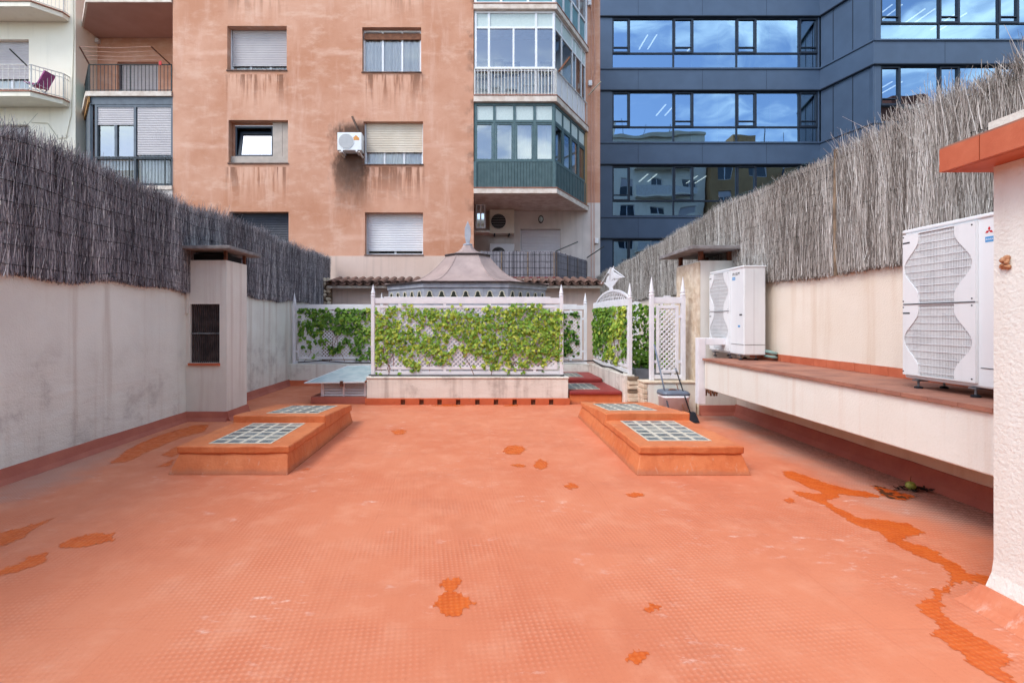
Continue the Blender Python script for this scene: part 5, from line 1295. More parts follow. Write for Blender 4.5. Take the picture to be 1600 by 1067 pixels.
# tilted sash, hinged at the bottom and leaning inwards
z0_, z1_ = ZB(241), ZB(199); ua, ub = a + 0.20, U(423) - 0.05
P0 = lambda u, z: FB.p(u, z, -0.24 - (z - z0_) * 0.20)
for q in ((ua, ub, z0_, z0_ + .05), (ua, ub, z1_ - .09, z1_), (ua, ua + .08, z0_ + .05, z1_ - .09), (ub - .01, ub + 0.04, z0_ + .05, z1_ - .09)):
    MB().prism([P0(q[0], q[2]), P0(q[1], q[2]), P0(q[1], q[3]), P0(q[0], q[3])], (0, -0.035, 0)).build('sash', 'frame_dark', w)
MB().face([P0(ua, z0_) , P0(ub, z0_), P0(ub, z1_), P0(ua, z1_)]).build('pane', 'glass_mirror', w, recalc=False)
sill(FB, a, b, c + 0.002, w)
window(FB, HO['d'], ab, '', cut=0.66, smat='shutter_beige', n=3, inset=0.20)
window(FB, HO['e'], ab, '', cut=0.97, smat='shutter_dark', fmat='frame_dark', n=2)
window(FB, HO['f'], ab, '', cut=0.87, smat='shutter_white', n=2, cur=False)
window(FB, HO['g'], ab, '', cut=0.5, smat='shutter_grey', n=3); window(FB, HO['h'], ab, '', cut=0.3, smat='shutter_white', n=3)
# roof, rear and flank walls close the volume
MB().box(-14.9, 4.52, 15.9, 24, ROOF, ROOF + 0.25).build('roof', 'facade_base', ab)
MB().box(-14.9, 4.45, 24, 24.2, -4.6, ROOF).build('rear_wall', 'facade', ab)
MB().box(4.30, 4.50, 18.3, 24, -4.6, ROOF).build('flank_wall', 'facade', ab)

# --- left recess with balconies
DR = 17.55
MB().box(XL - 0.001, XL + 0.16, DB + 0.01, DR, -4.6, ROOF).build('recess_side_wall', 'facade', ab)
FRc = Fr((-14.9, DR), (XL, DR)); UR = lambda px: X(px, DR) + 14.9; ZR = lambda py: Z(py, DR)
hd = (UR(183), UR(247), ZR(150), ZR(97))
facade(FRc, 0, FRc.L, -4.6, ROOF, [hd], 0.25, 'recess_wall', 'facade', ab)
wd = window(FRc, hd, ab, '', cut=0.93, smat='shutter_grey', fmat='frame_slate', n=2, cur=False, inset=0.2)
bal_poly = lambda z, e=0: [(-12.66 - e, DB - e, z), (XL - 0.02, DB - e, z), (XL - 0.02, DR - 0.01, z), (-14.45 - e, DR - 0.01, z)]
def balcony_slab(zb, zt, name='balcony_slab'):
    return MB().prism(bal_poly(zb), (0, 0, zt - zb)).build(name, 'facade_soffit', ab)
def balcony_edge(par, zb, zt, mat):
    g = MB(); g.box(-12.70, XL - 0.022, DB - 0.05, DB - 0.001, zb, zt); g.prism([(-12.70, DB - 0.05, zb), (-12.66, DB - 0.001, zb), (-14.45, DR - 0.02, zb), (-14.50, DR - 0.04, zb)], (0, 0, zt - zb))
    g.build('slab_edge', mat, par)
zt1, zb1 = ZB(-3), ZB(5)
s1 = balcony_slab(zb1, zt1); balcony_edge(s1, zb1 - 0.004, zt1 + 0.003, 'slab_edge')
zt2, zb2 = ZB(144), ZB(151)
s2 = balcony_slab(zb2, zt2); balcony_edge(s2, zb2 - 0.004, zt2 + 0.003, 'slab_edge')
def railing(F, u0, u1, z0, z1, n, mat, parent, bw=0.014, o=0.0):
    r_ = MB().fbox(F, u0, u1, z1 - 0.02, z1, o - 0.02, o + 0.02).build('railing', mat, parent)
    MB().fbox(F, u0, u1, z0 + 0.05, z0 + 0.065, o - 0.012, o + 0.012).build('bottom_rail', mat, r_)
    for k in range(n + 1):
        u = u0 + 0.01 + (u1 - u0 - 0.02) * k / n; w_ = 0.03 if k % 11 == 0 else bw
        unit_box('baluster', mat, r_, F.p(u, (z0 + z1 - 0.02) / 2, o), F.d * w_, F.n * w_, (0, 0, z1 - z0 - 0.021))
    return r_
FL1 = Fr((-12.62, DB), (XL, DB)); FL2 = Fr((-14.40, DR), (-12.62, DB))
rl = railing(FL1, 0.0, FL1.L - 0.03, zt2, ZB(101), 22, 'iron', ab); railing(FL2, 0.1, FL2.L - 0.02, zt2, ZB(101), 14, 'iron', ab)
MB().fbox(FL2, 0.12, FL2.L - 0.06, zt2 + 0.07, ZB(104), -0.035, -0.025).build('screen_cloth', 'green_cloth', ab)
dr_ = thing('clothes_drier', 'rusty folding clothes line arms over the small balcony railing', 'clothes line', (-11.3, DB, zt2))
za, ztp = ZB(101), ZB(72)
for xa, xb in ((-12.60, X(124, 14.9)), (XL - 0.08, X(236, 14.9))): MB().bar((xa, DB - 0.03, za), (xb, 14.9, Z(72, 14.9) - 0.02), 0.03).build('arm', 'rusty', dr_)
for f in (1.0, 0.75, 0.5, 0.28):
    p = Vector((-12.60, DB - 0.03, za)).lerp(Vector((X(124, 14.9), 14.9, Z(72, 14.9) - 0.02)), f); q = Vector((XL - 0.08, DB - 0.03, za)).lerp(Vector((X(236, 14.9), 14.9, Z(72, 14.9) - 0.02)), f)
    MB().tube([p, p.lerp(q, 0.5) - Vector((0, 0, 0.05)), q], 0.007, 4).build('line', 'pink_cable', dr_)
MB().fbox(FRc, UR(150), UR(157), ZR(69), ZR(63), 0.001, 0.13).build('junction_box', 'white_plastic', ab)
MB().fbox(FRc, UR(122), UR(128), ZR(9), ZR(3), 0.001, 0.13).build('junction_box', 'white_plastic', ab)
MB().fbox(FL1, FL1.L - 0.42, FL1.L - 0.34, ZB(103), ZB(97), 0.03, 0.05).build('railing_tag', 'logo_red', ab)
# glazed gallery below
gy = lambda px: X(px, DB) + 12.62
MB().fbox(FL1, gy(140) , FL1.L - 0.005, ZB(163), zb2 - 0.006, -0.25, -0.02).build('shutter_housing', 'frame_slate', ab)
ga = frame_bars(FL1, [gy(209.5)], [ZB(246)], gy(147), FL1.L - 0.005, ZB(290), ZB(163.2), 0.075, -0.14, -0.03, 'gallery_frame', 'frame_slate', ab)
shutter(FL1, gy(150), gy(207), ZB(193), ZB(164), -0.06, 'shutter_grey', ga); shutter(FL1, gy(213), FL1.L - 0.03, ZB(240), ZB(164), -0.06, 'shutter_grey', ga)
for p0, p1 in ((150, 177), (181, 207), (213, 268)):
    pane_box(FL1, gy(p0), gy(p1) - 0.01, ZB(246) + 0.02, ZB(164), -0.10, 'glass_bay' if p0 < 210 else 'glass', ga)
MB().fbox(FL1, gy(177), gy(181), ZB(246) + 0.04, ZB(192.5), -0.13, -0.05).build('mullion', 'frame_slate', ga)
for p0, p1 in ((150, 207), (213, 268)): pane_box(FL1, gy(p0), gy(p1) - 0.01, ZB(289), ZB(247), -0.10, 'glass', ga)
curtain(FL1, gy(214), FL1.L - 0.04, ZB(289), ZB(215), -0.22, ga); curtain(FL1, gy(150), gy(206), ZB(262), ZB(248), -0.3, ga)
pane_box(FL1, gy(147), FL1.L - 0.005, ZB(291), ZB(163), -0.7, 'rear_ochre', ga, 'pane_backing')  # ochre sheet paints the opposite building's reflection behind the glass
railing(FL1, gy(147), FL1.L - 0.01, ZB(291), ZB(246), 24, 'iron', ab, bw=0.010, o=0.03)
MB().fbox(FL1, gy(145), FL1.L - 0.003, ZB(297), ZB(291.2), -0.4, 0.06).build('gallery_sill', 'slab_edge', ab)
MB().fbox(FL1, gy(146), FL1.L - 0.003, -4.6, ZB(297.2), -0.4, 0.02).build('gallery_wall', 'recess_white', ab)
MB().fbox(FL2, 0.05, FL2.L - 0.02, ZB(290), zb2 - 0.008, -0.1, -0.02).build('gallery_side', 'frame_slate', ab)
MB().fbox(FL2, 0.3, FL2.L + 0.05, zb2 - 0.20, zb2 - 0.01, -0.015, 0.03).build('timber_beam', 'yellowed', ab)
for k, px in enumerate((118.6, 121.5, 124.2)):
    g = MB(); g.tube([(X(px, 17.3), 17.3, -2), (X(px, 17.3), 17.3, ROOF)], 0.045, 8); g.build('down_pipe', 'pipe_brown', ab, smooth=True)

# --- right hand bay
BX0, BX1, BX2, DS = XR, X(868, DB), X(917, 18.1), 18.1
F1 = Fr((BX0, DB), (BX1, DB)); F2 = Fr((BX1, DB), (BX2, DS)); F3 = Fr((BX0 - 0.15, DS), (4.5, DS))
ZW = Z(317, DS)
hb = (X(813, DS) - BX0 + 0.15, X(876, DS) - BX0 + 0.15, Z(434, DS), Z(358, DS))
facade(F3, 0, F3.L, ZW, ROOF, [], 0.2, 'bay_back_wall', 'facade', ab)
facade(F3, 0, F3.L, -4.6, ZW - 0.0005, [hb], 0.2, 'bay_back_wall', 'recess_white', ab)
w = window(F3, hb, ab, '', cut=0.98, smat='shutter_white', fmat='frame_white', n=2, cur=False, inset=0.16)
MB().box(BX0 - 0.16, BX0 - 0.001, DB + 0.01, DS, -4.6, ROOF).build('bay_side_wall', 'facade', ab)
poly = lambda z, e=0.0: [(BX0 - 0.0, DB - e, z), (BX1 + e * 0.6, DB - e, z), (BX2 + e, DS - 0.01, z), (BX0, DS - 0.01, z)]
slabs = [(2.86, 3.0), (ZB(303), ZB(295)), (ZB(160), ZB(151)), (ZB(16), ZB(8)), (14.45, 14.7)]
for i, (za, zb) in enumerate(slabs):
    MB().prism(poly(za, 0.06), (0, 0, zb - za)).build('bay_slab', 'slab_edge' if i else 'recess_white', ab, bevel=0.01)
    MB().prism(poly(zb + 0.001, 0.075), (0, 0, 0.03)).build('bay_slab_capping', 'tile_edge' if i else 'red_paint', ab)
MB().prism(poly(-4.6, 0.0), (0, 0, 2.855 + 4.6)).build('bay_plinth', 'recess_white', ab)
def glazing(F, z0, z1, cols, rows, fw, fmat, pmats, parent, o=-0.06):
    """cols: list of u edges, rows: list of z edges; pmats per row."""
    fr_ = frame_bars(F, cols[1:-1], rows[1:-1], cols[0], cols[-1], z0, z1, fw, o - 0.04, o + 0.02, 'bay_glazing', fmat, parent)
    for r_ in range(len(rows) - 1):
        if pmats[r_] is None: continue
        for c_ in range(len(cols) - 1):
            pane_box(F, cols[c_] + fw * .3, cols[c_ + 1] - fw * .3, rows[r_] + fw * .3, rows[r_ + 1] - fw * .3, o - 0.015, pmats[r_], fr_)
    return fr_
def corrug(F, u0, u1, z0, z1, n, mat, parent, o=-0.05):
    g = MB(); p = (u1 - u0) / n
    for k in range(n): g.fbox(F, u0 + k * p + p * .06, u0 + k * p + p * .94, z0, z1, o - 0.02, o + (0.0 if k % 2 else 0.008))
    g.fbox(F, u0, u1, z0, z1, o - 0.04, o - 0.015)
    return g.build('ribbed_panel', mat, parent, recalc=False)
def lin_cols(L, n): return [0.02 + (L - 0.04) * k / n for k in range(n + 1)]
# green level
zl = slabs[1][1] + 0.032
for F, n in ((F1, 4), (F2, 4)):
    corrug(F, 0.04, F.L - 0.04, zl, ZB(253), 26 if F is F1 else 22, 'panel_green', ab)
    fr_ = glazing(F, ZB(252.5), slabs[2][0] - 0.004, lin_cols(F.L, n), [ZB(252), ZB(189), slabs[2][0] - 0.01], 0.085, 'frame_green', ['glass_bay', 'frosted'], ab)
    MB().fbox(F, 0.0, 0.09, zl, ZB(253), -0.06, 0.0).build('corner_post', 'frame_green', fr_); MB().fbox(F, F.L - 0.09, F.L - 0.003, zl, ZB(253), -0.06, -0.002).build('corner_post', 'frame_green', fr_)
    # sashes
    cs = lin_cols(F.L, n)
    for k in range(n):
        f = frame_bars(F, [], [], cs[k] + 0.05, cs[k + 1] - 0.05, ZB(250), ZB(192), 0.045, -0.09, -0.045, 'sash', 'frame_green', fr_)
for F in (F1, F2): curtain(F, F.L * 0.45 if F is F1 else 0.1, F.L - 0.1, ZB(252), ZB(192), -0.35, ab, 'shutter_beige')
MB().box(BX0 + 0.01, BX2, DS - 0.06, DS - 0.012, zl, slabs[2][0] - 0.002).build('gallery_back', 'rear_ochre', ab)
# white level
zl2 = slabs[2][1] + 0.032
f1 = glazing(F1, ZB(107), slabs[3][0] - 0.004, [0.03, U(764) - FB.L, U(838) - FB.L, F1.L - 0.02], [ZB(107), ZB(42), slabs[3][0] - 0.01], 0.07, 'frame_white', ['glass_bay', 'frosted'], ab)
MB().fbox(F1, U(802.5) - FB.L - 0.03, U(802.5) - FB.L + 0.03, ZB(105), ZB(43), -0.09, -0.05).build('mullion', 'frame_white', f1)
f2 = glazing(F2, ZB(107), slabs[3][0] - 0.004, [0.03, F2.L * .22, F2.L * .55, F2.L * .85, F2.L - 0.02], [ZB(107), ZB(42), slabs[3][0] - 0.01], 0.06, 'frame_white', ['glass', 'frosted'], ab)
g1 = glazing(F1, zl2, ZB(107.2), [0.03, U(764) - FB.L, U(838) - FB.L, F1.L - 0.02], [zl2, ZB(107.2)], 0.05, 'frame_white', ['glass'], ab, o=-0.10)
railing(F1, 0.02, F1.L - 0.01, zl2, ZB(108), 24, 'rail_white', ab, bw=0.022, o=0.01); railing(F2, 0.02, F2.L - 0.02, zl2, ZB(108), 6, 'rail_white', ab, bw=0.02, o=0.01)
pane_box(F2, 0.03, F2.L - 0.03, zl2, ZB(107.4), -0.06, 'shutter_white', ab, 'side_panel')
DI = 17.3
MB().box(BX0 + 0.001, BX1 + 1.0, DI, DI + 0.05, zl2, slabs[3][0] - 0.002).build('gallery_back', 'room_wall', ab)
FI = Fr((BX0, DI), (4.0, DI))
for (p0, p1, y0, y1) in ((742, 764, 96, 126), (770, 786, 94, 122), (787, 812, 98, 120), (845, 862, 98, 120), (750, 762, 140, 160), (769, 781, 137, 159), (790, 808, 140, 160)):
    u0, u1 = X(p0, DI) - BX0, X(p1, DI) - BX0
    pf = frame_bars(FI, [], [], u0, u1, Z(y1, DI), Z(y0, DI), 0.07, 0.005, 0.04, 'wall_picture', 'picture_frame', ab); pane_box(FI, u0 + .06, u1 - .06, Z(y1, DI) + .06, Z(y0, DI) - .06, 0.01, 'frieze_cream', pf, 'print')
for (p0, p1) in ((818, 838), (845, 864)):
    u0, u1 = X(p0, DI) - BX0, X(p1, DI) - BX0
    frame_bars(FI, [(u0 + u1) / 2], [Z(150, DI)], u0, u1, Z(166, DI), Z(133, DI), 0.05, 0.004, 0.04, 'inner_window', 'frame_white', ab); 
g = MB(); g.tube([F2.p(0.12, ZB(110), 0.08), F2.p(0.75, ZB(76), 0.18)], 0.035, 7); g.build('parasol_pole', 'wood', ab)
# top level
zl3 = slabs[3][1] + 0.032
for F, n in ((F1, 3), (F2, 4)):
    pane_box(F, 0.03, F.L - 0.03, zl3, zl3 + 0.9, -0.06, 'panel_teal', ab, 'side_panel')
    glazing(F, zl3, 14.44, lin_cols(F.L, n), [zl3, zl3 + 0.92, 13.9, 14.44], 0.08, 'frame_white', [None, 'glass', 'frosted'], ab, o=-0.03)
MB().box(BX0 + 0.01, BX2, DS - 0.06, DS - 0.012, zl3, 14.44).build('gallery_back', 'room_wall', ab)
# pale corner of the main wall and the reed screen of the recessed balcony
rsn = thing('reed_screen', 'dark bamboo reed screen round the recessed balcony behind the pavilion', 'screen', (1.5, DB, 3.0))
for F, mat, nm in ((F1, 'reed_dark', 'screen_front'), (F2, 'reed_dark', 'screen_side')):
    n = int(F.L / 0.022); g = MB()
    for k in range(n):
        u = 0.01 + (F.L - 0.02) * (k + 0.5) / n; top = ZB(393) + random.gauss(0, .012)
        g.fbox(F, u - 0.010, u + 0.010, ZB(434), top, -0.02 + random.uniform(0, .01), 0.0 + random.uniform(0, .012))
    o = g.build(nm, mat, rsn, recalc=False); stuff(o)
    at = o.data.attributes.new('tone', 'FLOAT', 'POINT'); at.data.foreach_set('value', np.repeat(0.12 + 0.5 * rng.beta(1.3, 2.2, n), 8))
    for f in (0.12, 0.38, 0.62, 0.88):
        zz = ZB(434) + (ZB(393) - ZB(434)) * f; MB().fbox(F, 0.02, F.L - 0.02, zz - 0.004, zz + 0.004, 0.0125, 0.018).build('binding_wire', 'iron', rsn)
    for k in range(4):
        u = 0.05 + (F.L - 0.1) * k / 3; MB().fbox(F, u - 0.015, u + 0.015, ZB(434), ZB(394), 0.0185, 0.028).build('batten', 'stone_dark', rsn)
for (a, b) in (((868, 393), (903, 378)), ((917, 403), (944, 385))):
    dd = 15.6 if a[0] < 900 else 18.0
    p = (X(a[0], dd), dd, Z(a[1], dd)); q = (X(b[0], dd - 0.5), dd - 0.5, Z(b[1], dd - 0.5))
    tag(MB().bar(p, q, 0.03).build('clothes_rod', 'iron'), 'thin dark rod poking out from the %s of the reed screen' % ('front corner' if a[0] < 900 else 'right end'), 'rod')
# things on the recessed balcony
def condenser(x0, x1, y, z0, z1, dep, label, mat='white_metal', sticker=False, fdark='dark'):
    t = thing('condenser', label, 'air conditioner', ((x0 + x1) / 2, y, z0), 'small condensers on the apartment block')
    MB().box(x0, x1, y - dep, y, z0, z1).build('casing', mat, t, bevel=0.015)
    w, h = x1 - x0, z1 - z0; cx, cz, r = x0 + w * 0.36, (z0 + z1) / 2, min(w * 0.30, h * 0.41)
    MB().lathe((cx, y - dep - 0.001, cz), [(r * 1.08, 0), (r * 1.08, -0.012)], 24, 'y').build('fan_ring', mat, t)
    MB().lathe((cx, y - dep - 0.0135, cz), [(r, 0), (r, -0.004)], 24, 'y').build('fan_disc', fdark, t)
    g = MB()
    for k in range(9):
        q = -r + 2 * r * (k + .5) / 9; hw = math.sqrt(max(r * r - q * q, 0)); g.box(cx - hw, cx + hw, y - dep - 0.024, y - dep - 0.020, cz + q - 0.004, cz + q + 0.004)
    stuff(g.build('grille_wires', 'grille_back', t))
    for xx in (x0 + w * 0.2, x1 - w * 0.2): MB().box(xx - 0.025, xx + 0.025, y - dep - 0.04, y + 0.02, z0 - 0.06, z0 - 0.002).build('bracket', 'white_paint' if sticker else 'black_plastic', t)
    if sticker: MB().prism([(x1 - w * .36, y - dep - 0.004, cz + h * .06), (x1 - w * .10, y - dep - 0.004, cz + h * .06), (x1 - w * .10, y - dep - 0.004, cz + h * .18), (x1 - w * .23, y - dep - 0.004, cz + h * .34), (x1 - w * .36, y - dep - 0.004, cz + h * .18)], (0, 0.0035, 0)).build('sticker', 'orange_sticker', t)
    return t
cs = condenser(X(527, 15.25), X(565, 15.25), DB - 0.02, Z(235, 15.25), Z(207, 15.25), 0.33, 'small white condenser on the terracotta wall with soot stains below', sticker=True, fdark='grille_back')
for xx in (X(532, 15.3), X(561, 15.3)): MB().bar((xx, DB - 0.33, Z(237, 15.25)), (xx + 0.05, DB + 0.01, Z(245, 15.5)), 0.05).build('strut', 'slab_edge', cs)
MB().tube([(X(552, DB) - 0.03, DB - 0.02, Z(183, DB)), (X(560, DB), DB - 0.05, Z(205, DB)), (X(568, DB), DB - 0.05, Z(222, DB)), (X(568, DB), DB - 0.03, Z(240, DB))], 0.035, 7).build('insulated_pipe', 'pipe_brown', cs, smooth=True)
condenser(X(765, 17.6), X(804, 17.6), DS - 0.02, Z(364, 17.6), Z(326, 17.6), 0.35, 'beige condenser hung on the recessed balcony wall beside the oval lamp', mat='shutter_beige')
condenser(X(765, 17.6), X(804, 17.6), DS - 0.02, Z(414, 17.6), Z(380, 17.6), 0.35, 'white condenser half hidden behind the reed screen', mat='white_metal')
FS = Fr((BX0 + 0.06, 17.0), (BX0 + 0.40, 17.0))
wf = frame_bars(FS, [FS.L * .5], [], 0, FS.L, Z(357, 17.0), Z(319, 17.0), 0.05, -0.04, 0.0, 'window_leaf', 'frame_white', None); tag(wf, 'white window leaf standing open at the left end of the recessed balcony', 'window')
pane_box(FS, .03, FS.L - .03, Z(357, 17) + .03, Z(319, 17) - .03, -0.02, 'glass_mirror', wf)
MB().box(BX0 + 0.01, BX0 + 0.55, 16.9, 17.5, Z(364, 17), Z(361, 17)).build('balcony_shelf', 'slab_edge', ab)
ol = thing('wall_lamp', 'oval bulkhead lamp on the recessed balcony wall above the shutter', 'lamp', (X(845, DS), DS, Z(343, DS)))
MB().lathe((X(845, DS), DS - 0.002, Z(343, DS)), [(0.13, 0), (0.13, -0.03)], 20, 'y').build('rim', 'iron', ol); MB().lathe((X(845, DS), DS - 0.033, Z(343, DS)), [(0.095, 0), (0.085, -0.04), (0.04, -0.06)], 20, 'y').build('globe', 'frosted', ol)
ol.scale = (0.75, 1, 1.15)
# boxes and cables on the narrow brown strip at the right
for (px, py) in ((920, 7), (921, 132), (931, 377)):
    MB().box(X(px - 2.5, DS), X(px + 3, DS), DS - 0.12, DS - 0.001, Z(py + 4, DS), Z(py - 4, DS)).build('junction_box', 'white_plastic', ab, bevel=0.01)
for px in (924, 928.5):
    MB().tube([(X(px, DS), DS - 0.03, -1), (X(px - .6, DS), DS - 0.03, 6), (X(px, DS), DS - 0.03, ROOF)], 0.014, 5).build('wall_cable', 'pink_cable', ab)
MB().tube([(X(922, DS), DS - 0.05, Z(4, DS)), (X(928, DS), DS - 0.10, Z(60, DS)), (X(930, DS), DS - 0.06, Z(110, DS)), (X(922, DS), DS - 0.04, Z(146, DS))], 0.012, 5).build('wall_cable', 'pink_cable', ab)
MB().bar((X(919, DS), DS - 0.03, Z(150, DS)), (X(939, 17.6), 17.6, Z(128, 17.6)), 0.03).build('flag_rod', 'frieze_cream', ab)

# ------------------------------------------------------------------ white apartment building at the far left
wb = thing('apartment_building', 'cream white apartment block with railed balconies at the far left', 'building', (-17, 18, -4.6))
DW = 16.6; WX = X(118, DW); FW = Fr((-22, DW), (WX, DW)); UW = lambda px, d=DW: X(px, d) + 22; ZW_ = lambda py: Z(py, DW)
doors = [(UW(-60), UW(45), Z(141 + k * -133, DW), Z(62 + k * -133, DW)) for k in (-1, 0, 1)]
facade(FW, 0, FW.L, -4.6, 16.5, doors, 0.25, 'wall', 'white_building', wb)
MB().box(WX - 0.2, WX - 0.001, DW + 0.001, 24, -4.6, 16.5).build('flank_wall', 'white_building', wb); MB().box(-22, WX, DW + 0.3, 24, 16.5, 16.7).build('roof', 'facade_base', wb)
for k, h in enumerate(doors): window(FW, h, wb, '', cut=0.72, smat='shutter_grey', fmat='frame_white', n=3, inset=0.2)
for k in range(-1, 2):
    zb = Z(168, DW) + (-k) * -2.93 * 1.0
    zb = Z(168, DW) + 2.93 * k
    if k == -1: continue
    pf = 15.77
    pts = [(-22, pf), (X(47, pf), pf), (X(98, 16.35), 16.35), (X(108, DW), DW - 0.005), (-22, DW - 0.005)]
    sl = MB().prism([(x, y, zb) for x, y in pts], (0, 0, 0.15)).build('balcony_slab', 'white_building', wb)
    MB().prism([(x + (0.03 if i in (1, 2, 3) else 0), y - (0.03 if i < 3 else 0), zb + 0.151) for i, (x, y) in enumerate(pts)], (0, 0, 0.035)).build('slab_capping', 'tile_edge', sl)
    for (a, b, n) in ((pts[0], pts[1], 40), (pts[1], pts[2], 8), (pts[2], pts[3], 3)):
        F = Fr((a[0], a[1] + 0.03), (b[0], b[1] + 0.03)); r_ = railing(F, 0.0, F.L, zb + 0.19, zb + 1.05, n, 'rail_white', wb, bw=0.012)
        MB().fbox(F, 0, F.L, zb + 0.90, zb + 0.915, -0.01, 0.01).build('upper_rail', 'rail_white', r_)
zb0 = Z(168, DW)
MB().bar((X(42, 15.75), 15.75, Z(103, 15.75)), (X(15, 15.0), 15.0, Z(77, 15.0)), 0.03).build('line_arm', 'iron', wb)
ch = thing('folding_chair', 'purple folding garden chair on the cream balcony', 'chair', (X(60, 16.1), 16.1, zb0 + 0.187))
zc = zb0 + 0.187; xa = X(46, 16.1)
MB().hexa([(xa, 15.9, zc + .34), (xa + .45, 15.9, zc + .24), (xa + .45, 16.3, zc + .24), (xa, 16.3, zc + .34), (xa, 15.9, zc + .38), (xa + .45, 15.9, zc + .28), (xa + .45, 16.3, zc + .28), (xa, 16.3, zc + .38)]).build('seat', 'purple_cloth', ch)
MB().hexa([(xa + .42, 15.9, zc + .30), (xa + .47, 15.9, zc + .30), (xa + .47, 16.3, zc + .30), (xa + .42, 16.3, zc + .30), (xa + .66, 15.9, zc + .72), (xa + .71, 15.9, zc + .72), (xa + .71, 16.3, zc + .72), (xa + .66, 16.3, zc + .72)]).build('backrest', 'purple_cloth', ch)
for yy in (15.88, 16.32):
    MB().bar((xa + .1, yy, zc + .34), (xa + .55, yy, zc + .01), 0.025).build('leg', 'steel', ch); MB().bar((xa + .45, yy, zc + .30), (xa + .05, yy, zc + .01), 0.025).build('leg', 'steel', ch)
MB().tube([(X(50, DW), DW - .02, Z(192, DW)), (X(75, DW), DW - .02, Z(193, DW)), (X(92, DW), DW - .02, Z(217, DW)), (X(104, DW), DW - .02, Z(216, DW)), (X(112, DW), DW - .02, Z(180, DW)), (X(116, DW), DW - .02, Z(60, DW)), (X(115, DW), DW - .02, Z(-20, DW))], 0.012, 5).build('wall_cable', 'frieze_cream', wb)

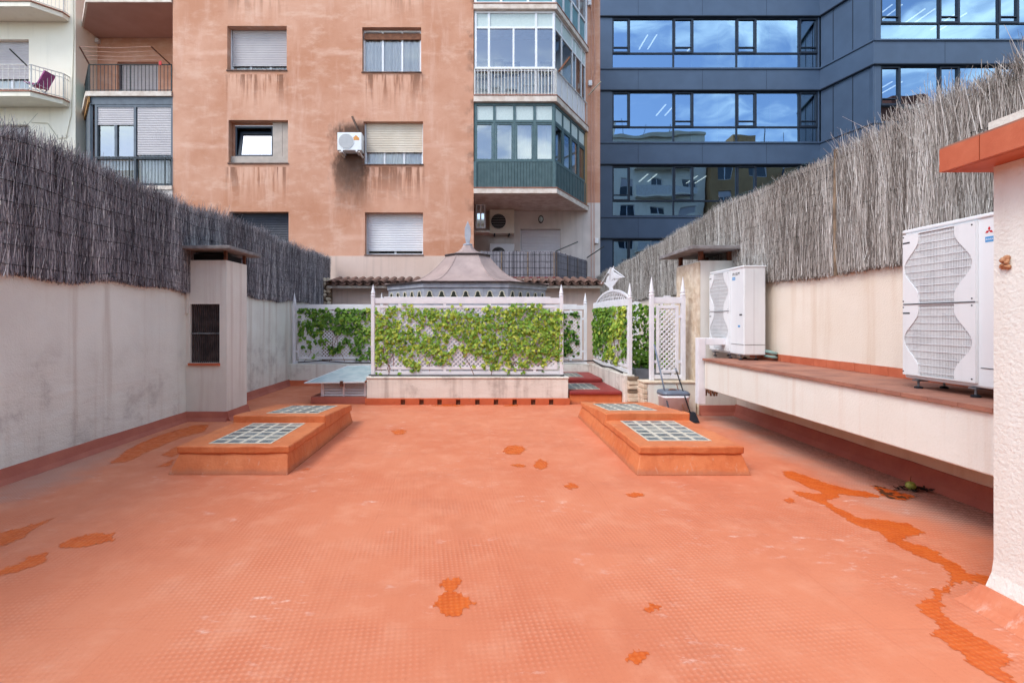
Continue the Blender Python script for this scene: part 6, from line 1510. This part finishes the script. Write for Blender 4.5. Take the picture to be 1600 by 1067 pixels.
# ------------------------------------------------------------------ office building
ob_ = thing('office_building', 'dark blue metal clad office block with ribbon windows', 'building', (18, 25, -4.6))
DO, DN = 22.6, 20.3
F5 = Fr((4.4, DO), (X(1281, DO), DO)); XN = X(1365, DN); F6 = Fr((X(1281, DO), DO), (XN, DN)); F7 = Fr((XN, DN), (32, DN))
rows = [(9.97 + 3.46 * k, 9.97 + 3.46 * k + 2.38) for k in range(-3, 4)]
ztop = rows[-1][1] + 1.4
for F, nm in ((F5, 'a'), (F6, 'b'), (F7, 'c')):
    prev = -4.6
    for (zb, zt) in rows + [(ztop, None)]:
        b_ = MB().fbox(F, 0 if F is not F6 else 0.0, F.L, prev, zb, -0.35, 0.0).build('cladding_band', 'office_panel', ob_)
        for zz in ((zb - 0.07, zb - 0.005), (prev + 0.005, prev + 0.05)):
            if zz[0] > -4: MB().fbox(F, 0, F.L, zz[0], zz[1], 0.0005, 0.05).build('band_flange', 'office_seam' if zz[0] < zb - 0.5 else 'office_panel', b_)
        if F is not F6:
            for k in range(1, int(F.L / 3.0) + 1): MB().fbox(F, k * 3.0 - 0.006, k * 3.0 + 0.006, max(prev + .06, -4.5), zb - 0.08, 0.0005, 0.004).build('panel_joint', 'office_seam', b_)
        prev = zt
    if F is F6:
        for (zb, zt) in rows:
            MB().fbox(F, 0.0, F.L, zb + 0.002, zt - 0.002, -0.4, -0.06).build('cladding_panel', 'office_panel', ob_)
            for f in (0.25, 0.62): MB().fbox(F, F.L * f - 0.012, F.L * f + 0.012, zb + 0.002, zt - 0.002, -0.0595, -0.045).build('panel_joint', 'office_seam', ob_)
        continue
    if F is F5:
        cols = [(X(p, DO) - 4.4, X(q, DO) - 4.4, t) for p, q, t in ((957, 984, 1), (984, 1053.5, 0), (1053.5, 1083.5, 1), (1083.5, 1152.5, 0), (1152.5, 1182.5, 1), (1182.5, 1250.5, 0), (1250.5, 1279, 1))]
        us = cols[0][0]
    else:
        cols = []; u = 0.33; t = 1
        while u < F.L - 2:
            w_ = 0.84 if t else 1.66; cols.append((u, u + w_, t)); u += w_; t = 1 - t
        us = cols[0][0]
    for ri, (zb, zt) in enumerate(rows):
        if zt < 2.5: 
            MB().fbox(F, 0.0, F.L, zb + .002, zt - .002, -0.35, -0.02).build('cladding_panel', 'office_panel', ob_); continue
        MB().fbox(F, 0.0, us, zb + 0.001, zt - 0.001, -0.35, -0.03).build('cladding_panel', 'office_panel', ob_)
        if cols[-1][1] < F.L - 0.01: MB().fbox(F, cols[-1][1], F.L, zb + 0.001, zt - 0.001, -0.35, -0.03).build('cladding_panel', 'office_panel', ob_)
        zm = zb + 0.72
        for ci, (a, b, t) in enumerate(cols):
            wn = frame_bars(F, [], [], a, b, zm, zt - 0.02, 0.075 if t else 0.04, -0.20, -0.05 if t else -0.075, 'window', 'frame_dark', ob_)
            o_ = -0.12
            if F is F5 and ri == 6 and ci == 4: o_ = -0.12
            pane_box(F, a + 0.02, b - 0.02, zm + 0.02, zt - 0.04, o_, 'glass_office', wn)
            if t: MB().fbox(F, a + 0.076, b - 0.076, zm + 0.26, zm + 0.30, -0.11, -0.06).build('guard_rail', 'frame_dark', wn)
        lows = [(cols[i][0], cols[min(i + 1, len(cols) - 1)][1]) for i in range(0, len(cols), 2)]
        for (a, b) in lows:
            wn = frame_bars(F, [], [], a, b, zb + 0.01, zm - 0.002, 0.035, -0.20, -0.08, 'window', 'frame_dark', ob_); pane_box(F, a + .02, b - .02, zb + .03, zm - .02, -0.12, 'glass_office', wn)
        # room behind
        MB().fbox(F, 0.05, F.L - 0.05, zb - 0.5, zb - 0.02, -7.0, -0.36).build('floor_slab', 'office_room', ob_); 
        MB().fbox(F, 0.05, F.L - 0.05, zt + 0.02, zt + 0.06, -7.0, -0.36).build('ceiling', 'office_room', ob_)
        pane_box(F, 0.05, F.L - 0.05, zb, zt, -6.9, 'office_room', ob_, 'room_back')
        for q in (range(1, 3) if F is F5 else range(1, 5)):
            if (q * 3 + ri * 2) % 4 == 0: continue
            u = (1.3 + 2.6 * q + 0.9 * (ri % 2)) if F is F5 else 0.2 + 1.75 * q
            if u < us: u = us + 0.5
            for s_ in (0.0, 0.45): MB().fbox(F, u + s_ * 1.0, u + s_ + 0.06, zt - 0.02, zt + 0.005, -2.4 - q * 0.3, -1.1 - q * 0.3).build('ceiling_light', 'tube_light', ob_)
        if F is F5 and ri in (3, 4):
            MB().fbox(F, cols[3][0] + 0.1, cols[3][1] - 0.7, zb + 0.1, zt - 0.05, -0.5, -0.45).build('blind', 'office_blind', ob_); MB().fbox(F, cols[5][0] + 0.9, cols[6][1] - 0.1, zb + 0.1, zt - 0.05, -0.5, -0.45).build('blind', 'office_blind', ob_)
MB().box(4.6, 32, DO + 0.4, 36, ztop - 0.3, ztop).build('roof', 'office_panel', ob_); MB().box(4.6, 32, 35.8, 36, -4.6, ztop - 0.3).build('rear_wall', 'office_panel', ob_)
MB().box(XN + 0.1, 32, DN + 0.36, DO + 0.4, ztop - 0.3, ztop).build('roof', 'office_panel', ob_)

# ------------------------------------------------------------------ houses behind the viewer, seen mirrored in the office glass
def rear_house(x0, x1, y, h, mat, label, nst, curved=0.0):
    t = thing('apartment_building', label, 'building', ((x0 + x1) / 2, y - 4, -4.6))
    F = Fr((x1, y), (x0, y)); L = F.L; n = int(L / 3.2); hs = []
    for s in range(nst):
        z = h - 2.2 - s * 3.1
        if z < -3: break
        for k in range(n): hs.append((L * (k + .5) / n - 0.75, L * (k + .5) / n + 0.75, z - 0.9 * (1 if (k + s) % 3 else 1.25), z + 0.75))
    facade(F, 0, L, -4.6, h, hs, 0.2, 'wall', mat, t)
    for i, q in enumerate(hs):
        w_ = frame_bars(F, [(q[0] + q[1]) / 2], [], *q, 0.07, -0.2, -0.14, 'window', 'frame_white', t); pane_box(F, q[0] + .04, q[1] - .04, q[2] + .04, q[3] - .04, -0.17, 'glass_dark', w_)
        if i % 3 == 1: shutter(F, q[0] + .05, q[1] - .05, q[2] + (q[3] - q[2]) * (0.3 + 0.2 * (i % 2)), q[3], -0.13, 'shutter_grey', w_, 0.12)
    for s in range(nst):
        z = h - 3.5 - s * 3.1
        if z > -3: MB().fbox(F, L * .08, L * .45, z, z + 0.16, 0.001, 1.0).build('balcony_slab', mat, t); MB().fbox(F, L * .08, L * .45, z + 0.161, z + 1.0, 0.94, 0.98).build('balcony_front', 'rail_white' if s % 2 else mat, t)
    MB().fbox(F, -0.1, L + 0.1, h, h + 0.35, -0.5, 0.25).build('cornice', 'rear_cream', t)
    MB().box(x0, x1, y - 10, y - 0.25, h - 0.3, h - 0.002).build('roof', mat, t); MB().box(x0, x0 + .2, y - 10, y - .001, -4.6, h - .301).build('flank_wall', mat, t); MB().box(x1 - .2, x1, y - 10, y - .001, -4.6, h - .301).build('flank_wall', mat, t)
    MB().fbox(F, L * .55, L * .75, h + 0.351, h + 2.2, -4, -2).build('roof_hut', mat, t)
    for k in range(3): MB().fbox(F, L * (.2 + .15 * k), L * (.2 + .15 * k) + 0.05, h + 0.351, h + 1.8 + k * .4, -1.5, -1.45).build('aerial', 'iron', t)
    return t
MATS['glass_dark'] = simple('glass_dark', (52, 60, 70), (40, 46, 56), 1.5, 0.15, 0.6)
rear_house(-16, 7.5, -8.0, 10.0, 'rear_cream', 'cream block behind the viewpoint closing the courtyard', 6)
rear_house(7.8, 25, -8.6, 22.0, 'white_building', 'pale block mirrored in the left office windows', 8)
rear_house(25.3, 39, -7.6, 20.5, 'rear_ochre', 'ochre block mirrored in the middle office windows', 7)
rear_house(39.3, 58, -9.0, 23.5, 'rear_brick', 'brick block mirrored in the right office windows', 8)
